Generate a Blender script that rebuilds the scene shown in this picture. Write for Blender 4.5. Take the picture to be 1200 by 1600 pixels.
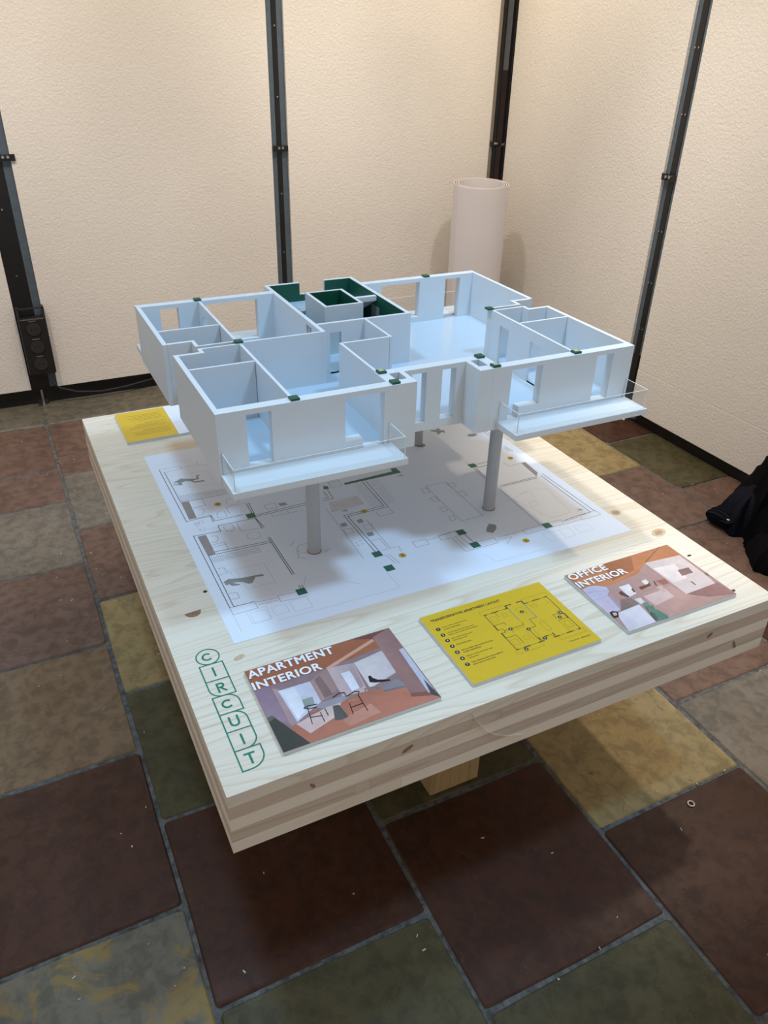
import bpy, bmesh, math, random
from mathutils import Matrix, Vector

for o in list(bpy.data.objects):
    bpy.data.objects.remove(o, do_unlink=True)
SC = bpy.context.scene
COL = SC.collection
random.seed(7)

# ------------------------------------------------------------------ camera
CAM_POS = (-0.1527, -0.80378, 1.56938)
CAM_ROWS = ((0.8966734, -0.4421321, 0.0222723), (-0.2134657, -0.4759024, -0.8531994), (0.3878263, 0.7602868, -0.5211091))
FOCAL_PX = 1216.61
cam_data = bpy.data.cameras.new('camera')
cam = bpy.data.objects.new('camera', cam_data)
COL.objects.link(cam)
r0, r1, r2 = [Vector(r) for r in CAM_ROWS]
m = Matrix.Identity(4)
for i in range(3):
    m[i][0], m[i][1], m[i][2], m[i][3] = r0[i], -r1[i], -r2[i], CAM_POS[i]
cam.matrix_world = m
cam_data.sensor_fit = 'VERTICAL'
cam_data.sensor_height = 32.0
cam_data.lens = FOCAL_PX / 1600.0 * 32.0
cam_data.clip_start = 0.02
SC.camera = cam

# ------------------------------------------------------------------ world, light, exposure
SC.view_settings.view_transform = 'Standard'
SC.view_settings.look = 'None'
SC.view_settings.gamma = 1.0
SC.view_settings.use_curve_mapping = False
SC.view_settings.exposure = 0.0
world = bpy.data.worlds.new('hall')
SC.world = world
world.use_nodes = True
world.node_tree.nodes['Background'].inputs[0].default_value = (1.0, 0.92, 0.86, 1)
world.node_tree.nodes['Background'].inputs[1].default_value = 0.44

def aim(o, target):
    d = Vector(target) - o.location
    o.rotation_euler = d.to_track_quat('-Z', 'Y').to_euler()

def spot(name, loc, target, watts, colour, angle, blend, radius):
    l = bpy.data.lights.new(name, 'SPOT')
    l.energy = watts; l.color = colour; l.spot_size = math.radians(angle)
    l.spot_blend = blend; l.shadow_soft_size = radius
    o = bpy.data.objects.new(name, l); COL.objects.link(o)
    o.location = loc; aim(o, target)
    return o

COOL = (0.42, 0.70, 1.0)
WARM = (1.0, 0.70, 0.24)
SOFT = (1.0, 0.93, 0.87)
spot('table_spot_and_fill', (1.30, -0.35, 3.5), (0.66, 0.80, 0.6), 160, COOL, 45, 0.42, 0.16)
spot('table_spot_and_fill', (-0.30, 0.75, 3.5), (0.42, 0.85, 0.6), 145, (0.42, 0.71, 1.0), 46, 0.45, 0.20)  # unseen fill lamp, added to lift the left side and soften shadows
spot('side_spot', (-1.9, 0.35, 3.0), (0.6, 0.7, 0.6), 8, (1.0, 0.84, 0.66), 50, 0.6, 0.10)
spot('floor_spot', (2.35, 0.72, 3.2), (1.34, 0.50, 0.0), 150, (1.0, 0.82, 0.60), 32, 0.85, 0.05)
for lx, ly, tx, ty, w in [(-0.75, 1.2, -0.7, 3.06, 160), (0.55, 1.2, 0.6, 3.06, 150), (1.85, 1.2, 1.85, 3.06, 130), (0.90, 2.30, 2.46, 2.35, 105), (0.75, 0.95, 2.46, 0.8, 190)]:
    spot('wall_spot', (lx, ly, 3.6), (tx, ty, 0.1), w*0.85, SOFT, 60, 0.75, 0.08)
for lx, ly, tx, ty, w in [(0.55, 2.25, 0.6, 3.06, 14), (1.85, 2.25, 1.85, 3.06, 15), (1.70, 2.30, 2.46, 2.3, 15), (1.70, 0.95, 2.46, 0.9, 16), (-0.75, 2.25, -0.7, 3.06, 8)]:
    spot('warm_spot', (lx, ly, 2.9), (tx, ty, 1.75), w*2.1, WARM, 76, 1.0, 0.05)

# ------------------------------------------------------------------ node helpers and materials
def new_mat(name):
    mt = bpy.data.materials.new(name); mt.use_nodes = True
    nt = mt.node_tree
    return mt, nt, nt.nodes['Principled BSDF']
def setp(b, **k):
    for key, v in k.items():
        b.inputs[key].default_value = v
def N(nt, typ, **k):
    n = nt.nodes.new(typ)
    for a, v in k.items(): setattr(n, a, v)
    return n
def coords(nt, scale=(1, 1, 1), rand=True):
    tc = N(nt, 'ShaderNodeTexCoord')
    mp = N(nt, 'ShaderNodeMapping'); mp.inputs['Scale'].default_value = scale
    nt.links.new(tc.outputs['Object'], mp.inputs['Vector'])
    if rand:
        oi = N(nt, 'ShaderNodeObjectInfo')
        mu = N(nt, 'ShaderNodeVectorMath', operation='MULTIPLY')
        mu.inputs[1].default_value = (17.3, 31.7, 11.1)
        cb = N(nt, 'ShaderNodeCombineXYZ')
        for k in range(3): nt.links.new(oi.outputs['Random'], cb.inputs[k])
        nt.links.new(cb.outputs[0], mu.inputs[0]); nt.links.new(mu.outputs[0], mp.inputs['Location'])
    return mp.outputs[0]
def noise(nt, vec, scale, detail=4, rough=0.55, dist=0.0):
    n = N(nt, 'ShaderNodeTexNoise'); n.inputs['Scale'].default_value = scale
    n.inputs['Detail'].default_value = detail; n.inputs['Roughness'].default_value = rough
    n.inputs['Distortion'].default_value = dist
    nt.links.new(vec, n.inputs['Vector']); return n.outputs['Fac']
def ramp(nt, fac, stops):
    r = N(nt, 'ShaderNodeValToRGB'); e = r.color_ramp.elements
    while len(e) < len(stops): e.new(0.5)
    for el, (p, c) in zip(e, stops):
        el.position = p; el.color = (c[0], c[1], c[2], 1)
    nt.links.new(fac, r.inputs['Fac']); return r.outputs['Color']
def mix(nt, a, b, fac, mode='MIX'):
    x = N(nt, 'ShaderNodeMix', data_type='RGBA', blend_type=mode)
    for sock, v in ((x.inputs[6], a), (x.inputs[7], b)):
        if isinstance(v, tuple): sock.default_value = (v[0], v[1], v[2], 1)
        else: nt.links.new(v, sock)
    if isinstance(fac, float): x.inputs[0].default_value = fac
    else: nt.links.new(fac, x.inputs[0])
    return x.outputs[2]
def bump(nt, b, h, strength, dist):
    n = N(nt, 'ShaderNodeBump'); n.inputs['Strength'].default_value = strength; n.inputs['Distance'].default_value = dist
    nt.links.new(h, n.inputs['Height']); nt.links.new(n.outputs[0], b.inputs['Normal'])
def s2l(c):
    return tuple(((v / 255.0) / 12.92 if v / 255.0 <= 0.04045 else ((v / 255.0 + 0.055) / 1.055) ** 2.4) for v in c)
def simple(name, col, rough=0.5, metal=0.0, vary=0.06, scale=40, bmp=0.0, **kw):
    mt, nt, b = new_mat(name)
    v = coords(nt)
    f = noise(nt, v, scale, 3)
    c = ramp(nt, f, [(0.3, tuple(x * (1 - vary) for x in col)), (0.7, tuple(min(1, x * (1 + vary)) for x in col))])
    nt.links.new(c, b.inputs['Base Color']); setp(b, Roughness=rough, Metallic=metal, **kw)
    if bmp: bump(nt, b, f, bmp, 0.002)
    return mt

M = {}
def plaster():
    mt, nt, b = new_mat('panel_plaster')
    v = coords(nt, (1, 1, 1), rand=False)
    f1 = noise(nt, v, 95, 3, 0.5, 0.6); f2 = noise(nt, v, 30, 3); f3 = noise(nt, v, 2.2, 3)
    c = ramp(nt, f3, [(0.3, (0.76, 0.725, 0.68)), (0.7, (0.80, 0.765, 0.72))])
    nt.links.new(c, b.inputs['Base Color']); setp(b, Roughness=0.75)
    ad = N(nt, 'ShaderNodeMath', operation='MULTIPLY_ADD'); ad.inputs[1].default_value = 0.35
    nt.links.new(f2, ad.inputs[0]); nt.links.new(f1, ad.inputs[2])
    bump(nt, b, ad.outputs[0], 0.44, 0.0055)
    return mt
M['plaster'] = plaster()

def tile_mat(name, a, c_, stain, rough=0.38, amount=0.55, lo=0.60):
    mt, nt, b = new_mat(name)
    v = coords(nt)
    f1 = noise(nt, v, 3.0, 4, 0.6); f2 = noise(nt, v, 26, 5, 0.65, 0.4); f3 = noise(nt, v, 120, 3, 0.6)
    base = ramp(nt, f1, [(0.32, a), (0.68, c_)])
    sp = ramp(nt, f2, [(0.40, (0.72, 0.72, 0.72)), (0.55, (1, 1, 1)), (0.75, (1.12, 1.12, 1.12))])
    col = mix(nt, base, sp, 1.0, 'MULTIPLY')
    mask = ramp(nt, noise(nt, v, 9, 6, 0.7, 1.2), [(lo, (0, 0, 0)), (lo+0.10, (1, 1, 1))])
    bw = N(nt, 'ShaderNodeRGBToBW'); nt.links.new(mask, bw.inputs[0])
    hf = N(nt, 'ShaderNodeMath', operation='MULTIPLY'); hf.inputs[1].default_value = amount
    nt.links.new(bw.outputs[0], hf.inputs[0])
    col = mix(nt, col, stain, hf.outputs[0])
    vs = coords(nt, (0.25, 1, 1)); scr = ramp(nt, noise(nt, vs, 150, 2, 0.5, 2.0), [(0.70, (0, 0, 0)), (0.78, (1, 1, 1))])
    b2 = N(nt, 'ShaderNodeRGBToBW'); nt.links.new(scr, b2.inputs[0])
    h2 = N(nt, 'ShaderNodeMath', operation='MULTIPLY'); h2.inputs[1].default_value = 0.16
    nt.links.new(b2.outputs[0], h2.inputs[0])
    col = mix(nt, col, (0.30, 0.29, 0.27), h2.outputs[0])
    nt.links.new(col, b.inputs['Base Color'])
    rr = ramp(nt, f2, [(0.3, (rough + 0.12,) * 3), (0.7, (rough - 0.06,) * 3)])
    nt.links.new(rr, b.inputs['Roughness'])
    setp(b, **{'Specular IOR Level': 0.22})
    bump(nt, b, f2, 0.25, 0.0015)
    return mt
M['red'] = tile_mat('tile_red', (0.140, 0.083, 0.063), (0.180, 0.116, 0.090), (0.10, 0.06, 0.05))
M['red_shaded'] = tile_mat('tile_red_shaded', (0.056, 0.024, 0.015), (0.074, 0.034, 0.022), (0.085, 0.047, 0.026))  # same red stone, with the dim light of the front floor in its colour
M['olive'] = tile_mat('tile_olive', (0.066, 0.057, 0.028), (0.098, 0.086, 0.044), (0.11, 0.09, 0.05))
M['yellow'] = tile_mat('tile_yellow', (0.285, 0.215, 0.095), (0.365, 0.275, 0.135), (0.09, 0.075, 0.045), amount=0.8, lo=0.62)
M['grey'] = tile_mat('tile_grey', (0.160, 0.140, 0.112), (0.205, 0.178, 0.142), (0.10, 0.09, 0.07))
M['tan'] = tile_mat('tile_tan', (0.185, 0.125, 0.072), (0.235, 0.160, 0.098), (0.10, 0.085, 0.065))
M['greyyellow'] = tile_mat('tile_grey_yellow', (0.150, 0.138, 0.105), (0.165, 0.148, 0.110), (0.26, 0.175, 0.05), amount=0.85, lo=0.54)
M['grout'] = simple('grout', (0.095, 0.101, 0.10), 0.85, vary=0.55, scale=60, bmp=0.4)
M['slabstone'] = tile_mat('border_stone', (0.125, 0.115, 0.088), (0.165, 0.150, 0.115), (0.20, 0.17, 0.12))

def wood(name, light, dark, axis=0, contrast=0.5, ring=11.0, rough=0.5):
    mt, nt, b = new_mat(name)
    sc = [1.0, 1.0, 1.0]; sc[axis] = 0.075
    v = coords(nt, tuple(sc))
    w = N(nt, 'ShaderNodeTexNoise'); w.inputs['Scale'].default_value = 7.0; w.inputs['Detail'].default_value = 2
    w.inputs['Roughness'].default_value = 0.45; w.inputs['Distortion'].default_value = 0.35
    nt.links.new(v, w.inputs['Vector'])
    mu = N(nt, 'ShaderNodeMath', operation='MULTIPLY'); mu.inputs[1].default_value = ring
    nt.links.new(w.outputs['Fac'], mu.inputs[0])
    fr = N(nt, 'ShaderNodeMath', operation='FRACT'); nt.links.new(mu.outputs[0], fr.inputs[0])
    rings = ramp(nt, fr.outputs[0], [(0.0, (0, 0, 0)), (0.62, (0.25,) * 3), (0.86, (1, 1, 1)), (0.97, (0.1,) * 3)])
    bw = N(nt, 'ShaderNodeRGBToBW'); nt.links.new(rings, bw.inputs[0])
    sc2 = [1.0, 1.0, 1.0]; sc2[axis] = 0.02
    fine = noise(nt, coords(nt, tuple(sc2)), 210, 3, 0.6)
    fm = N(nt, 'ShaderNodeMath', operation='MULTIPLY'); nt.links.new(bw.outputs[0], fm.inputs[0])
    fm.inputs[1].default_value = contrast
    fa = N(nt, 'ShaderNodeMath', operation='MULTIPLY_ADD'); fa.inputs[1].default_value = 0.44
    nt.links.new(fine, fa.inputs[0]); nt.links.new(fm.outputs[0], fa.inputs[2])
    sb = N(nt, 'ShaderNodeMath', operation='SUBTRACT', use_clamp=True); sb.inputs[1].default_value = 0.12
    nt.links.new(fa.outputs[0], sb.inputs[0])
    col = mix(nt, light, dark, sb.outputs[0])
    oi = N(nt, 'ShaderNodeObjectInfo')
    tint = ramp(nt, oi.outputs['Random'], [(0.0, (0.94, 0.93, 0.91)), (1.0, (1.0, 1.0, 1.0))])
    col = mix(nt, col, tint, 1.0, 'MULTIPLY')
    nt.links.new(col, b.inputs['Base Color']); setp(b, Roughness=rough)
    return mt
M['pine'] = wood('pine_top', (0.83, 0.775, 0.665), (0.56, 0.42, 0.25), 0, 0.36, 27)
M['pine_edge'] = wood('pine_edge', (0.90, 0.815, 0.69), (0.70, 0.57, 0.42), 0, 0.40, 7)
M['pine_core'] = wood('pine_core', (0.68, 0.565, 0.46), (0.48, 0.375, 0.28), 0, 0.55, 16)
M['pine_leg'] = wood('pine_leg', (0.54, 0.37, 0.18), (0.36, 0.22, 0.10), 2, 0.45, 6)
M['knot'] = simple('knot_wood', (0.27, 0.165, 0.10), 0.6, vary=0.35, scale=180)
M['knot_dark'] = simple('knot_dark', (0.04, 0.022, 0.018), 0.6)
M['knot_heart'] = simple('knot_heart', (0.45, 0.31, 0.19), 0.55, vary=0.3, scale=200)
M['knot_ring'] = simple('knot_ring', (0.58, 0.45, 0.29), 0.55, vary=0.2, scale=200)
M['pale_mark'] = simple('pale_mark', (0.74, 0.66, 0.55), 0.5)
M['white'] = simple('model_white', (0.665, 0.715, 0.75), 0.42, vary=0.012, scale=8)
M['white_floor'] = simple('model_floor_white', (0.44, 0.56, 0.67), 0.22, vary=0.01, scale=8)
M['green'] = simple('model_green', (0.004, 0.080, 0.047), 0.45, vary=0.08)
M['green_pale'] = simple('pale_green_wood', (0.42, 0.46, 0.26), 0.6)
M['postgrey'] = simple('post_grey', (0.43, 0.44, 0.46), 0.42, metal=0.0, vary=0.03)
M['black'] = simple('black_metal', (0.010, 0.010, 0.011), 0.35, vary=0.2)
M['black_plastic'] = simple('black_plastic', (0.012, 0.012, 0.013), 0.4)
M['socket'] = simple('socket_plastic', (0.022, 0.022, 0.024), 0.55)
M['flange'] = simple('blue_grey_flange', (0.100, 0.135, 0.170), 0.42, metal=0.2, vary=0.1)
M['greystrip'] = simple('grey_strip', (0.30, 0.265, 0.23), 0.4, metal=0.5, vary=0.1)
M['steel'] = simple('steel', (0.55, 0.54, 0.52), 0.25, metal=1.0)
M['brownwall'] = simple('dark_brown_panelling', (0.040, 0.013, 0.008), 0.6, vary=0.4, scale=12)
M['greyboard'] = simple('grey_board', (0.22, 0.225, 0.22), 0.7)
M['paper'] = simple('paper_white', (0.78, 0.84, 0.95), 0.6, vary=0.01, scale=6)
M['roll'] = simple('roll_paper', (0.77, 0.735, 0.755), 0.6, vary=0.015, scale=5)
M['jacket'] = simple('jacket_fabric', (0.0028, 0.0028, 0.0035), 0.8, vary=0.4, scale=300, bmp=0.3, **{'Specular IOR Level': 0.08})
M['jacket_blue'] = simple('jacket_navy', (0.004, 0.005, 0.011), 0.7, vary=0.4, scale=200, bmp=0.2, **{'Specular IOR Level': 0.12})
M['chip'] = simple('wood_chip', (0.60, 0.50, 0.36), 0.7)
M['ink_dark'] = simple('ink_dark', (0.085, 0.075, 0.085), 0.6)
M['ink_mid'] = simple('ink_mid', (0.26, 0.25, 0.26), 0.6)
M['ink_faint'] = simple('ink_faint', (0.55, 0.55, 0.57), 0.6)
M['ink_board'] = simple('ink_board', (0.69, 0.68, 0.69), 0.6)
M['ink_brown'] = simple('ink_brown', (0.32, 0.275, 0.26), 0.6)
M['ink_green'] = simple('ink_green', (0.020, 0.135, 0.085), 0.5)
M['logo_green'] = simple('logo_green', (0.002, 0.205, 0.125), 0.5)
M['ink_grey'] = simple('ink_grey', (0.36, 0.35, 0.36), 0.6)
M['ink_pale'] = simple('ink_pale', (0.68, 0.66, 0.69), 0.6)
M['ink_figure'] = simple('ink_figure', (0.27, 0.30, 0.30), 0.6)
M['ink_black'] = simple('ink_black', (0.015, 0.012, 0.01), 0.5)
M['ink_white'] = simple('ink_white', (0.86, 0.87, 0.90), 0.4)
M['yellow_print'] = simple('yellow_print', (0.70, 0.47, 0.022), 0.32, vary=0.02)
M['dot_yellow'] = simple('dot_yellow', (0.55, 0.36, 0.03), 0.5)
M['ink_ochre'] = simple('ink_ochre', (0.30, 0.20, 0.02), 0.5)
M['ink_blue'] = simple('ink_slate', (0.22, 0.27, 0.24), 0.5)

def clear(name, rough=0.03):
    mt, nt, b = new_mat(name)
    gl = N(nt, 'ShaderNodeBsdfGlossy'); gl.inputs['Roughness'].default_value = rough
    tr = N(nt, 'ShaderNodeBsdfTransparent'); tr.inputs['Color'].default_value = (0.985, 0.99, 0.99, 1)
    lw = N(nt, 'ShaderNodeLayerWeight'); lw.inputs['Blend'].default_value = 0.5
    pw = N(nt, 'ShaderNodeMath', operation='POWER'); pw.inputs[1].default_value = 4.0
    nt.links.new(lw.outputs['Facing'], pw.inputs[0])
    fz = N(nt, 'ShaderNodeMath', operation='MULTIPLY_ADD'); fz.inputs[1].default_value = 0.5; fz.inputs[2].default_value = 0.025
    nt.links.new(pw.outputs[0], fz.inputs[0])
    mx = N(nt, 'ShaderNodeMixShader')
    out = nt.nodes['Material Output']
    nt.links.new(fz.outputs[0], mx.inputs[0]); nt.links.new(tr.outputs[0], mx.inputs[1]); nt.links.new(gl.outputs[0], mx.inputs[2])
    nt.links.new(mx.outputs[0], out.inputs['Surface']); nt.nodes.remove(b)
    return mt
M['acrylic'] = clear('clear_acrylic')
M['acrylic_edge'] = simple('acrylic_polished_edge', (0.74, 0.80, 0.82), 0.25)
M['plate'] = simple('acrylic_plate', (0.60, 0.635, 0.645), 0.22, vary=0.03)

def print_mat():
    mt, nt, b = new_mat('colour_print')
    at = N(nt, 'ShaderNodeAttribute', attribute_name='print_colour')
    f = noise(nt, coords(nt, (1, 1, 1)), 60, 4)
    g = ramp(nt, f, [(0.3, (0.93, 0.93, 0.93)), (0.7, (1.05, 1.05, 1.05))])
    c = mix(nt, at.outputs['Color'], g, 1.0, 'MULTIPLY')
    nt.links.new(c, b.inputs['Base Color']); setp(b, Roughness=0.25)
    return mt
M['print'] = print_mat()

# ------------------------------------------------------------------ geometry helpers
ORG = {}
class MB:
    def __init__(s): s.v = []; s.f = []; s.c = []
    def add(s, vs, fs):
        n = len(s.v); s.v += [tuple(p) for p in vs]; s.f += [tuple(i + n for i in f) for f in fs]; return s
    def box(s, x0, x1, y0, y1, z0, z1):
        return s.add([(x0,y0,z0),(x1,y0,z0),(x1,y1,z0),(x0,y1,z0),(x0,y0,z1),(x1,y0,z1),(x1,y1,z1),(x0,y1,z1)],
                     [(3,2,1,0),(4,5,6,7),(0,1,5,4),(1,2,6,5),(2,3,7,6),(3,0,4,7)])
    def prism(s, poly, z0, z1):
        n = len(poly)
        a = sum(poly[i][0]*poly[(i+1)%n][1]-poly[(i+1)%n][0]*poly[i][1] for i in range(n))
        if a < 0: poly = poly[::-1]
        vs = [(x,y,z0) for x,y in poly] + [(x,y,z1) for x,y in poly]
        return s.add(vs, [tuple(range(n-1,-1,-1)), tuple(range(n,2*n))] + [(i,(i+1)%n,n+(i+1)%n,n+i) for i in range(n)])
    def flat(s, poly, z):
        n = len(poly)
        a = sum(poly[i][0]*poly[(i+1)%n][1]-poly[(i+1)%n][0]*poly[i][1] for i in range(n))
        if a < 0: poly = poly[::-1]
        return s.add([(x,y,z) for x,y in poly], [tuple(range(n))])
    def stroke(s, pts, w, z):
        q = [pts[0]]
        for p in pts[1:]:
            if math.hypot(p[0]-q[-1][0], p[1]-q[-1][1]) > 1e-5: q.append(p)
        closed = len(q) > 3 and math.hypot(q[0][0]-q[-1][0], q[0][1]-q[-1][1]) < 1e-4
        if closed: q = q[:-1]
        n = len(q)
        if n < 2: return s
        vs = []
        for i in range(n):
            ds = []
            for a, b in ((i-1, i), (i, i+1)):
                if not closed and (a < 0 or b >= n): continue
                p0, p1 = q[a % n], q[b % n]; L = math.hypot(p1[0]-p0[0], p1[1]-p0[1])
                ds.append(((p1[0]-p0[0])/L, (p1[1]-p0[1])/L))
            if len(ds) == 1: nx, ny, k = -ds[0][1], ds[0][0], 1.0
            else:
                mx_, my_ = -(ds[0][1]+ds[1][1]), ds[0][0]+ds[1][0]; L = math.hypot(mx_, my_) or 1
                nx, ny = mx_/L, my_/L; c = nx*-ds[0][1]+ny*ds[0][0]; k = min(2.2, 1/max(c, 0.3))
            x, y = q[i]
            if not closed and i in (0, n-1):
                e = ds[0]; g = -w/2 if i == 0 else w/2; x += e[0]*g; y += e[1]*g
            vs += [(x+nx*k*w/2, y+ny*k*w/2, z), (x-nx*k*w/2, y-ny*k*w/2, z)]
        fs = []
        for i in range(n if closed else n-1):
            j = (i+1) % n; fs.append((2*i, 2*i+1, 2*j+1, 2*j))
        return s.add(vs, fs)
    def lathe(s, prof, cx, cy, n=24):
        k = len(prof); vs = []
        for r, z in prof:
            for i in range(n):
                a = 2*math.pi*i/n; vs.append((cx+r*math.cos(a), cy+r*math.sin(a), z))
        fs = []
        for j in range(k-1):
            for i in range(n):
                fs.append((j*n+i, j*n+(i+1)%n, (j+1)*n+(i+1)%n, (j+1)*n+i))
        fs.append(tuple(range(n-1,-1,-1))); fs.append(tuple(range((k-1)*n, k*n)))
        return s.add(vs, fs)
    def tube(s, pts, rad, n=8, closed=False):
        P = [Vector(p) for p in pts]; m_ = len(P); vs = []
        R_ = rad if isinstance(rad, (list, tuple)) else [rad]*m_
        prev = None
        for i in range(m_):
            t = (P[(i+1) % m_ if closed else min(i+1,m_-1)] - P[(i-1) if closed else max(i-1,0)]).normalized()
            if prev is None:
                a = t.orthogonal().normalized()
            else:
                a = (prev - t*prev.dot(t)).normalized()
            prev = a; b = t.cross(a)
            for k in range(n):
                an = 2*math.pi*k/n
                vs.append(P[i] + (a*math.cos(an)+b*math.sin(an))*R_[i])
        fs = []
        for i in range(m_ if closed else m_-1):
            for k in range(n):
                j = (i+1) % m_
                fs.append((i*n+k, i*n+(k+1)%n, j*n+(k+1)%n, j*n+k))
        if not closed:
            fs.append(tuple(range(n-1,-1,-1))); fs.append(tuple(range((m_-1)*n, m_*n)))
        return s.add(vs, fs)
    def mesh(s, name, org=(0,0,0)):
        me = bpy.data.meshes.new(name)
        me.from_pydata([(x-org[0],y-org[1],z-org[2]) for x,y,z in s.v], [], s.f); me.update()
        return me
    def build(s, name, mat, parent=None, org=None, bevel=0.0, smooth=False, weld=False):
        if parent is not None: org = ORG[parent.name]
        if org is None: org = (0,0,0)
        me = s.mesh(name, org)
        if weld or bevel:
            bm = bmesh.new(); bm.from_mesh(me)
            if weld: bmesh.ops.remove_doubles(bm, verts=bm.verts, dist=1e-5)
            if bevel:
                bmesh.ops.bevel(bm, geom=list(bm.edges), offset=bevel, segments=2, affect='EDGES', profile=0.6)
            bm.to_mesh(me); bm.free()
        me.materials.append(M[mat] if isinstance(mat, str) else mat)
        if smooth:
            for p in me.polygons: p.use_smooth = True
            me.set_sharp_from_angle(angle=math.radians(40))
        return link(name, me, parent, org)
def link(name, data, parent, org):
    o = bpy.data.objects.new(name, data); COL.objects.link(o)
    if parent is not None:
        o.parent = parent
    else:
        o.location = org
    ORG[o.name] = org
    return o
def thing(name, label, cat, org, group=None):
    o = bpy.data.objects.new(name, None); COL.objects.link(o)
    o.location = org; o.empty_display_size = 0.05; ORG[o.name] = org
    tag(o, label, cat, group); return o
def tag(o, label=None, cat=None, group=None, kind=None):
    if label: o['label'] = label
    if cat: o['category'] = cat
    if group: o['group'] = group
    if kind: o['kind'] = kind
    return o
def struct(name, org=(0,0,0), label=None, cat=None):
    o = bpy.data.objects.new(name, None); COL.objects.link(o); o.location = org; o.empty_display_size = 0.05
    ORG[o.name] = org; o['kind'] = 'structure'
    tag(o, label, cat); return o
def text_mesh(name, body, x, y, z, mat, parent, width=None, height=None, bold=0.0, rot=0.0, cx=False, spacing=1.0, fat=0.0):
    cu = bpy.data.curves.new(name, 'FONT'); cu.body = body; cu.size = 1.0; cu.offset = bold
    cu.resolution_u = 3; cu.space_character = spacing
    ob = bpy.data.objects.new(name + '_tmp', cu); COL.objects.link(ob)
    dg = bpy.context.evaluated_depsgraph_get()
    me = bpy.data.meshes.new_from_object(ob.evaluated_get(dg))
    bpy.data.objects.remove(ob, do_unlink=True); bpy.data.curves.remove(cu)
    xs = [v.co.x for v in me.vertices]; ys = [v.co.y for v in me.vertices]
    x0, x1, y0, y1 = min(xs), max(xs), min(ys), max(ys)
    sy = (height / (y1-y0)) if height else width / (x1-x0)
    sx = (width / (x1-x0)) if width else sy
    org = ORG[parent.name]
    ca, sa = math.cos(rot), math.sin(rot)
    for v in me.vertices:
        px = (v.co.x-x0)*sx; py = (v.co.y-y0)*sy
        if cx: px -= (x1-x0)*sx/2; py -= (y1-y0)*sy/2
        v.co = (x + ca*px - sa*py - org[0], y + sa*px + ca*py - org[1], z - org[2])
    if fat:
        vs = [tuple(v.co) for v in me.vertices]; fs = [tuple(p.vertices) for p in me.polygons]; n = len(vs); V, F = [], []
        for k, (dx, dy) in enumerate([(0, 0), (fat, 0), (-fat, 0), (0, fat), (0, -fat), (fat*.7, fat*.7), (-fat*.7, -fat*.7), (fat*.7, -fat*.7), (-fat*.7, fat*.7)]):
            V += [(a+dx, b+dy, c+k*4e-6) for a, b, c in vs]; F += [tuple(i+k*n for i in f) for f in fs]
        bpy.data.meshes.remove(me); me = bpy.data.meshes.new(name); me.from_pydata(V, [], F); me.update()
    me.materials.clear(); me.materials.append(M[mat])
    return link(name, me, parent, org)
def circle(cx, cy, r, n=20, a0=0.0, a1=2*math.pi):
    return [(cx+r*math.cos(a0+(a1-a0)*i/n), cy+r*math.sin(a0+(a1-a0)*i/n)) for i in range(n+1)]

# ------------------------------------------------------------------ floor of stone tiles
P = 0.4575                      # tile pitch
floor = MB().box(-1.6, 3.1, -1.6, 3.6, -0.05, -0.004).build('floor', 'grout', None, (0.6, 1.0, -0.05))
tag(floor, 'worn red, olive and yellow stone tile floor with grey joints', 'floor', kind='structure')
def tile_mesh(w, h, seed):
    rnd = random.Random(seed); g = 0.0036; pts = []
    hw, hh = w/2-g, h/2-g; c = 0.006
    base = [(-hw+c,-hh),(0,-hh),(hw-c,-hh),(hw,-hh+c),(hw,0),(hw,hh-c),(hw-c,hh),(0,hh),(-hw+c,hh),(-hw,hh-c),(-hw,0),(-hw,-hh+c)]
    base = [(x+rnd.uniform(-.0022,.0022), y+rnd.uniform(-.0022,.0022)) for x,y in base]
    n = len(base); b = MB()
    top = [(x*(1-0.005/hw), y*(1-0.005/hh), rnd.uniform(-.0006,.0004)) for x,y in base]
    b.add(top + [(x,y,-0.0055) for x,y in base], [tuple(range(n))] + [(n+i,n+(i+1)%n,(i+1)%n,i) for i in range(n)])
    return b.mesh('tile')
TM = [tile_mesh(P, P, s) for s in range(6)]
TILE_COL = {  # (column, row) -> stone; columns start at x=-0.5275, odd columns shifted by half a tile
    (0,-1):'greyyellow',(0,0):'red_shaded',(0,1):'tan',(0,2):'red',(0,3):'grey',
    (1,-1):'olive',(1,0):'red_shaded',(1,1):'olive',(1,2):'yellow',(1,3):'red',(1,4):'grey',(1,5):'red',
    (2,-2):'olive',(2,-1):'red_shaded',(2,0):'olive',(2,1):'red',
    (3,-1):'red_shaded',(3,0):'yellow',(3,1):'olive',
    (4,-1):'grey',(4,0):'red',(4,1):'olive',
    (5,1):'red',(5,2):'red',(5,3):'yellow',(5,4):'olive',(5,5):'red',
    (6,0):'red_shaded',(6,1):'red',(6,2):'olive',(6,3):'red_shaded',(6,4):'yellow'}
TILE_OBJS = {}
def put_tile(me, x, y, mat, rot=0):
    key = (me.name, mat)
    if key not in TILE_OBJS:
        c = me.copy(); c.name = 'tile'; c.materials.clear(); c.materials.append(M[mat]); TILE_OBJS[key] = c
    o = bpy.data.objects.new('tile', TILE_OBJS[key]); COL.objects.link(o); o.parent = floor
    g = ORG[floor.name]; o.location = (x-g[0], y-g[1], random.uniform(-.0006,.0006)-g[2]); o.rotation_euler = (0,0,rot)
    return o
pool = ['red','olive','red_shaded','grey','yellow','olive','red']
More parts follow.
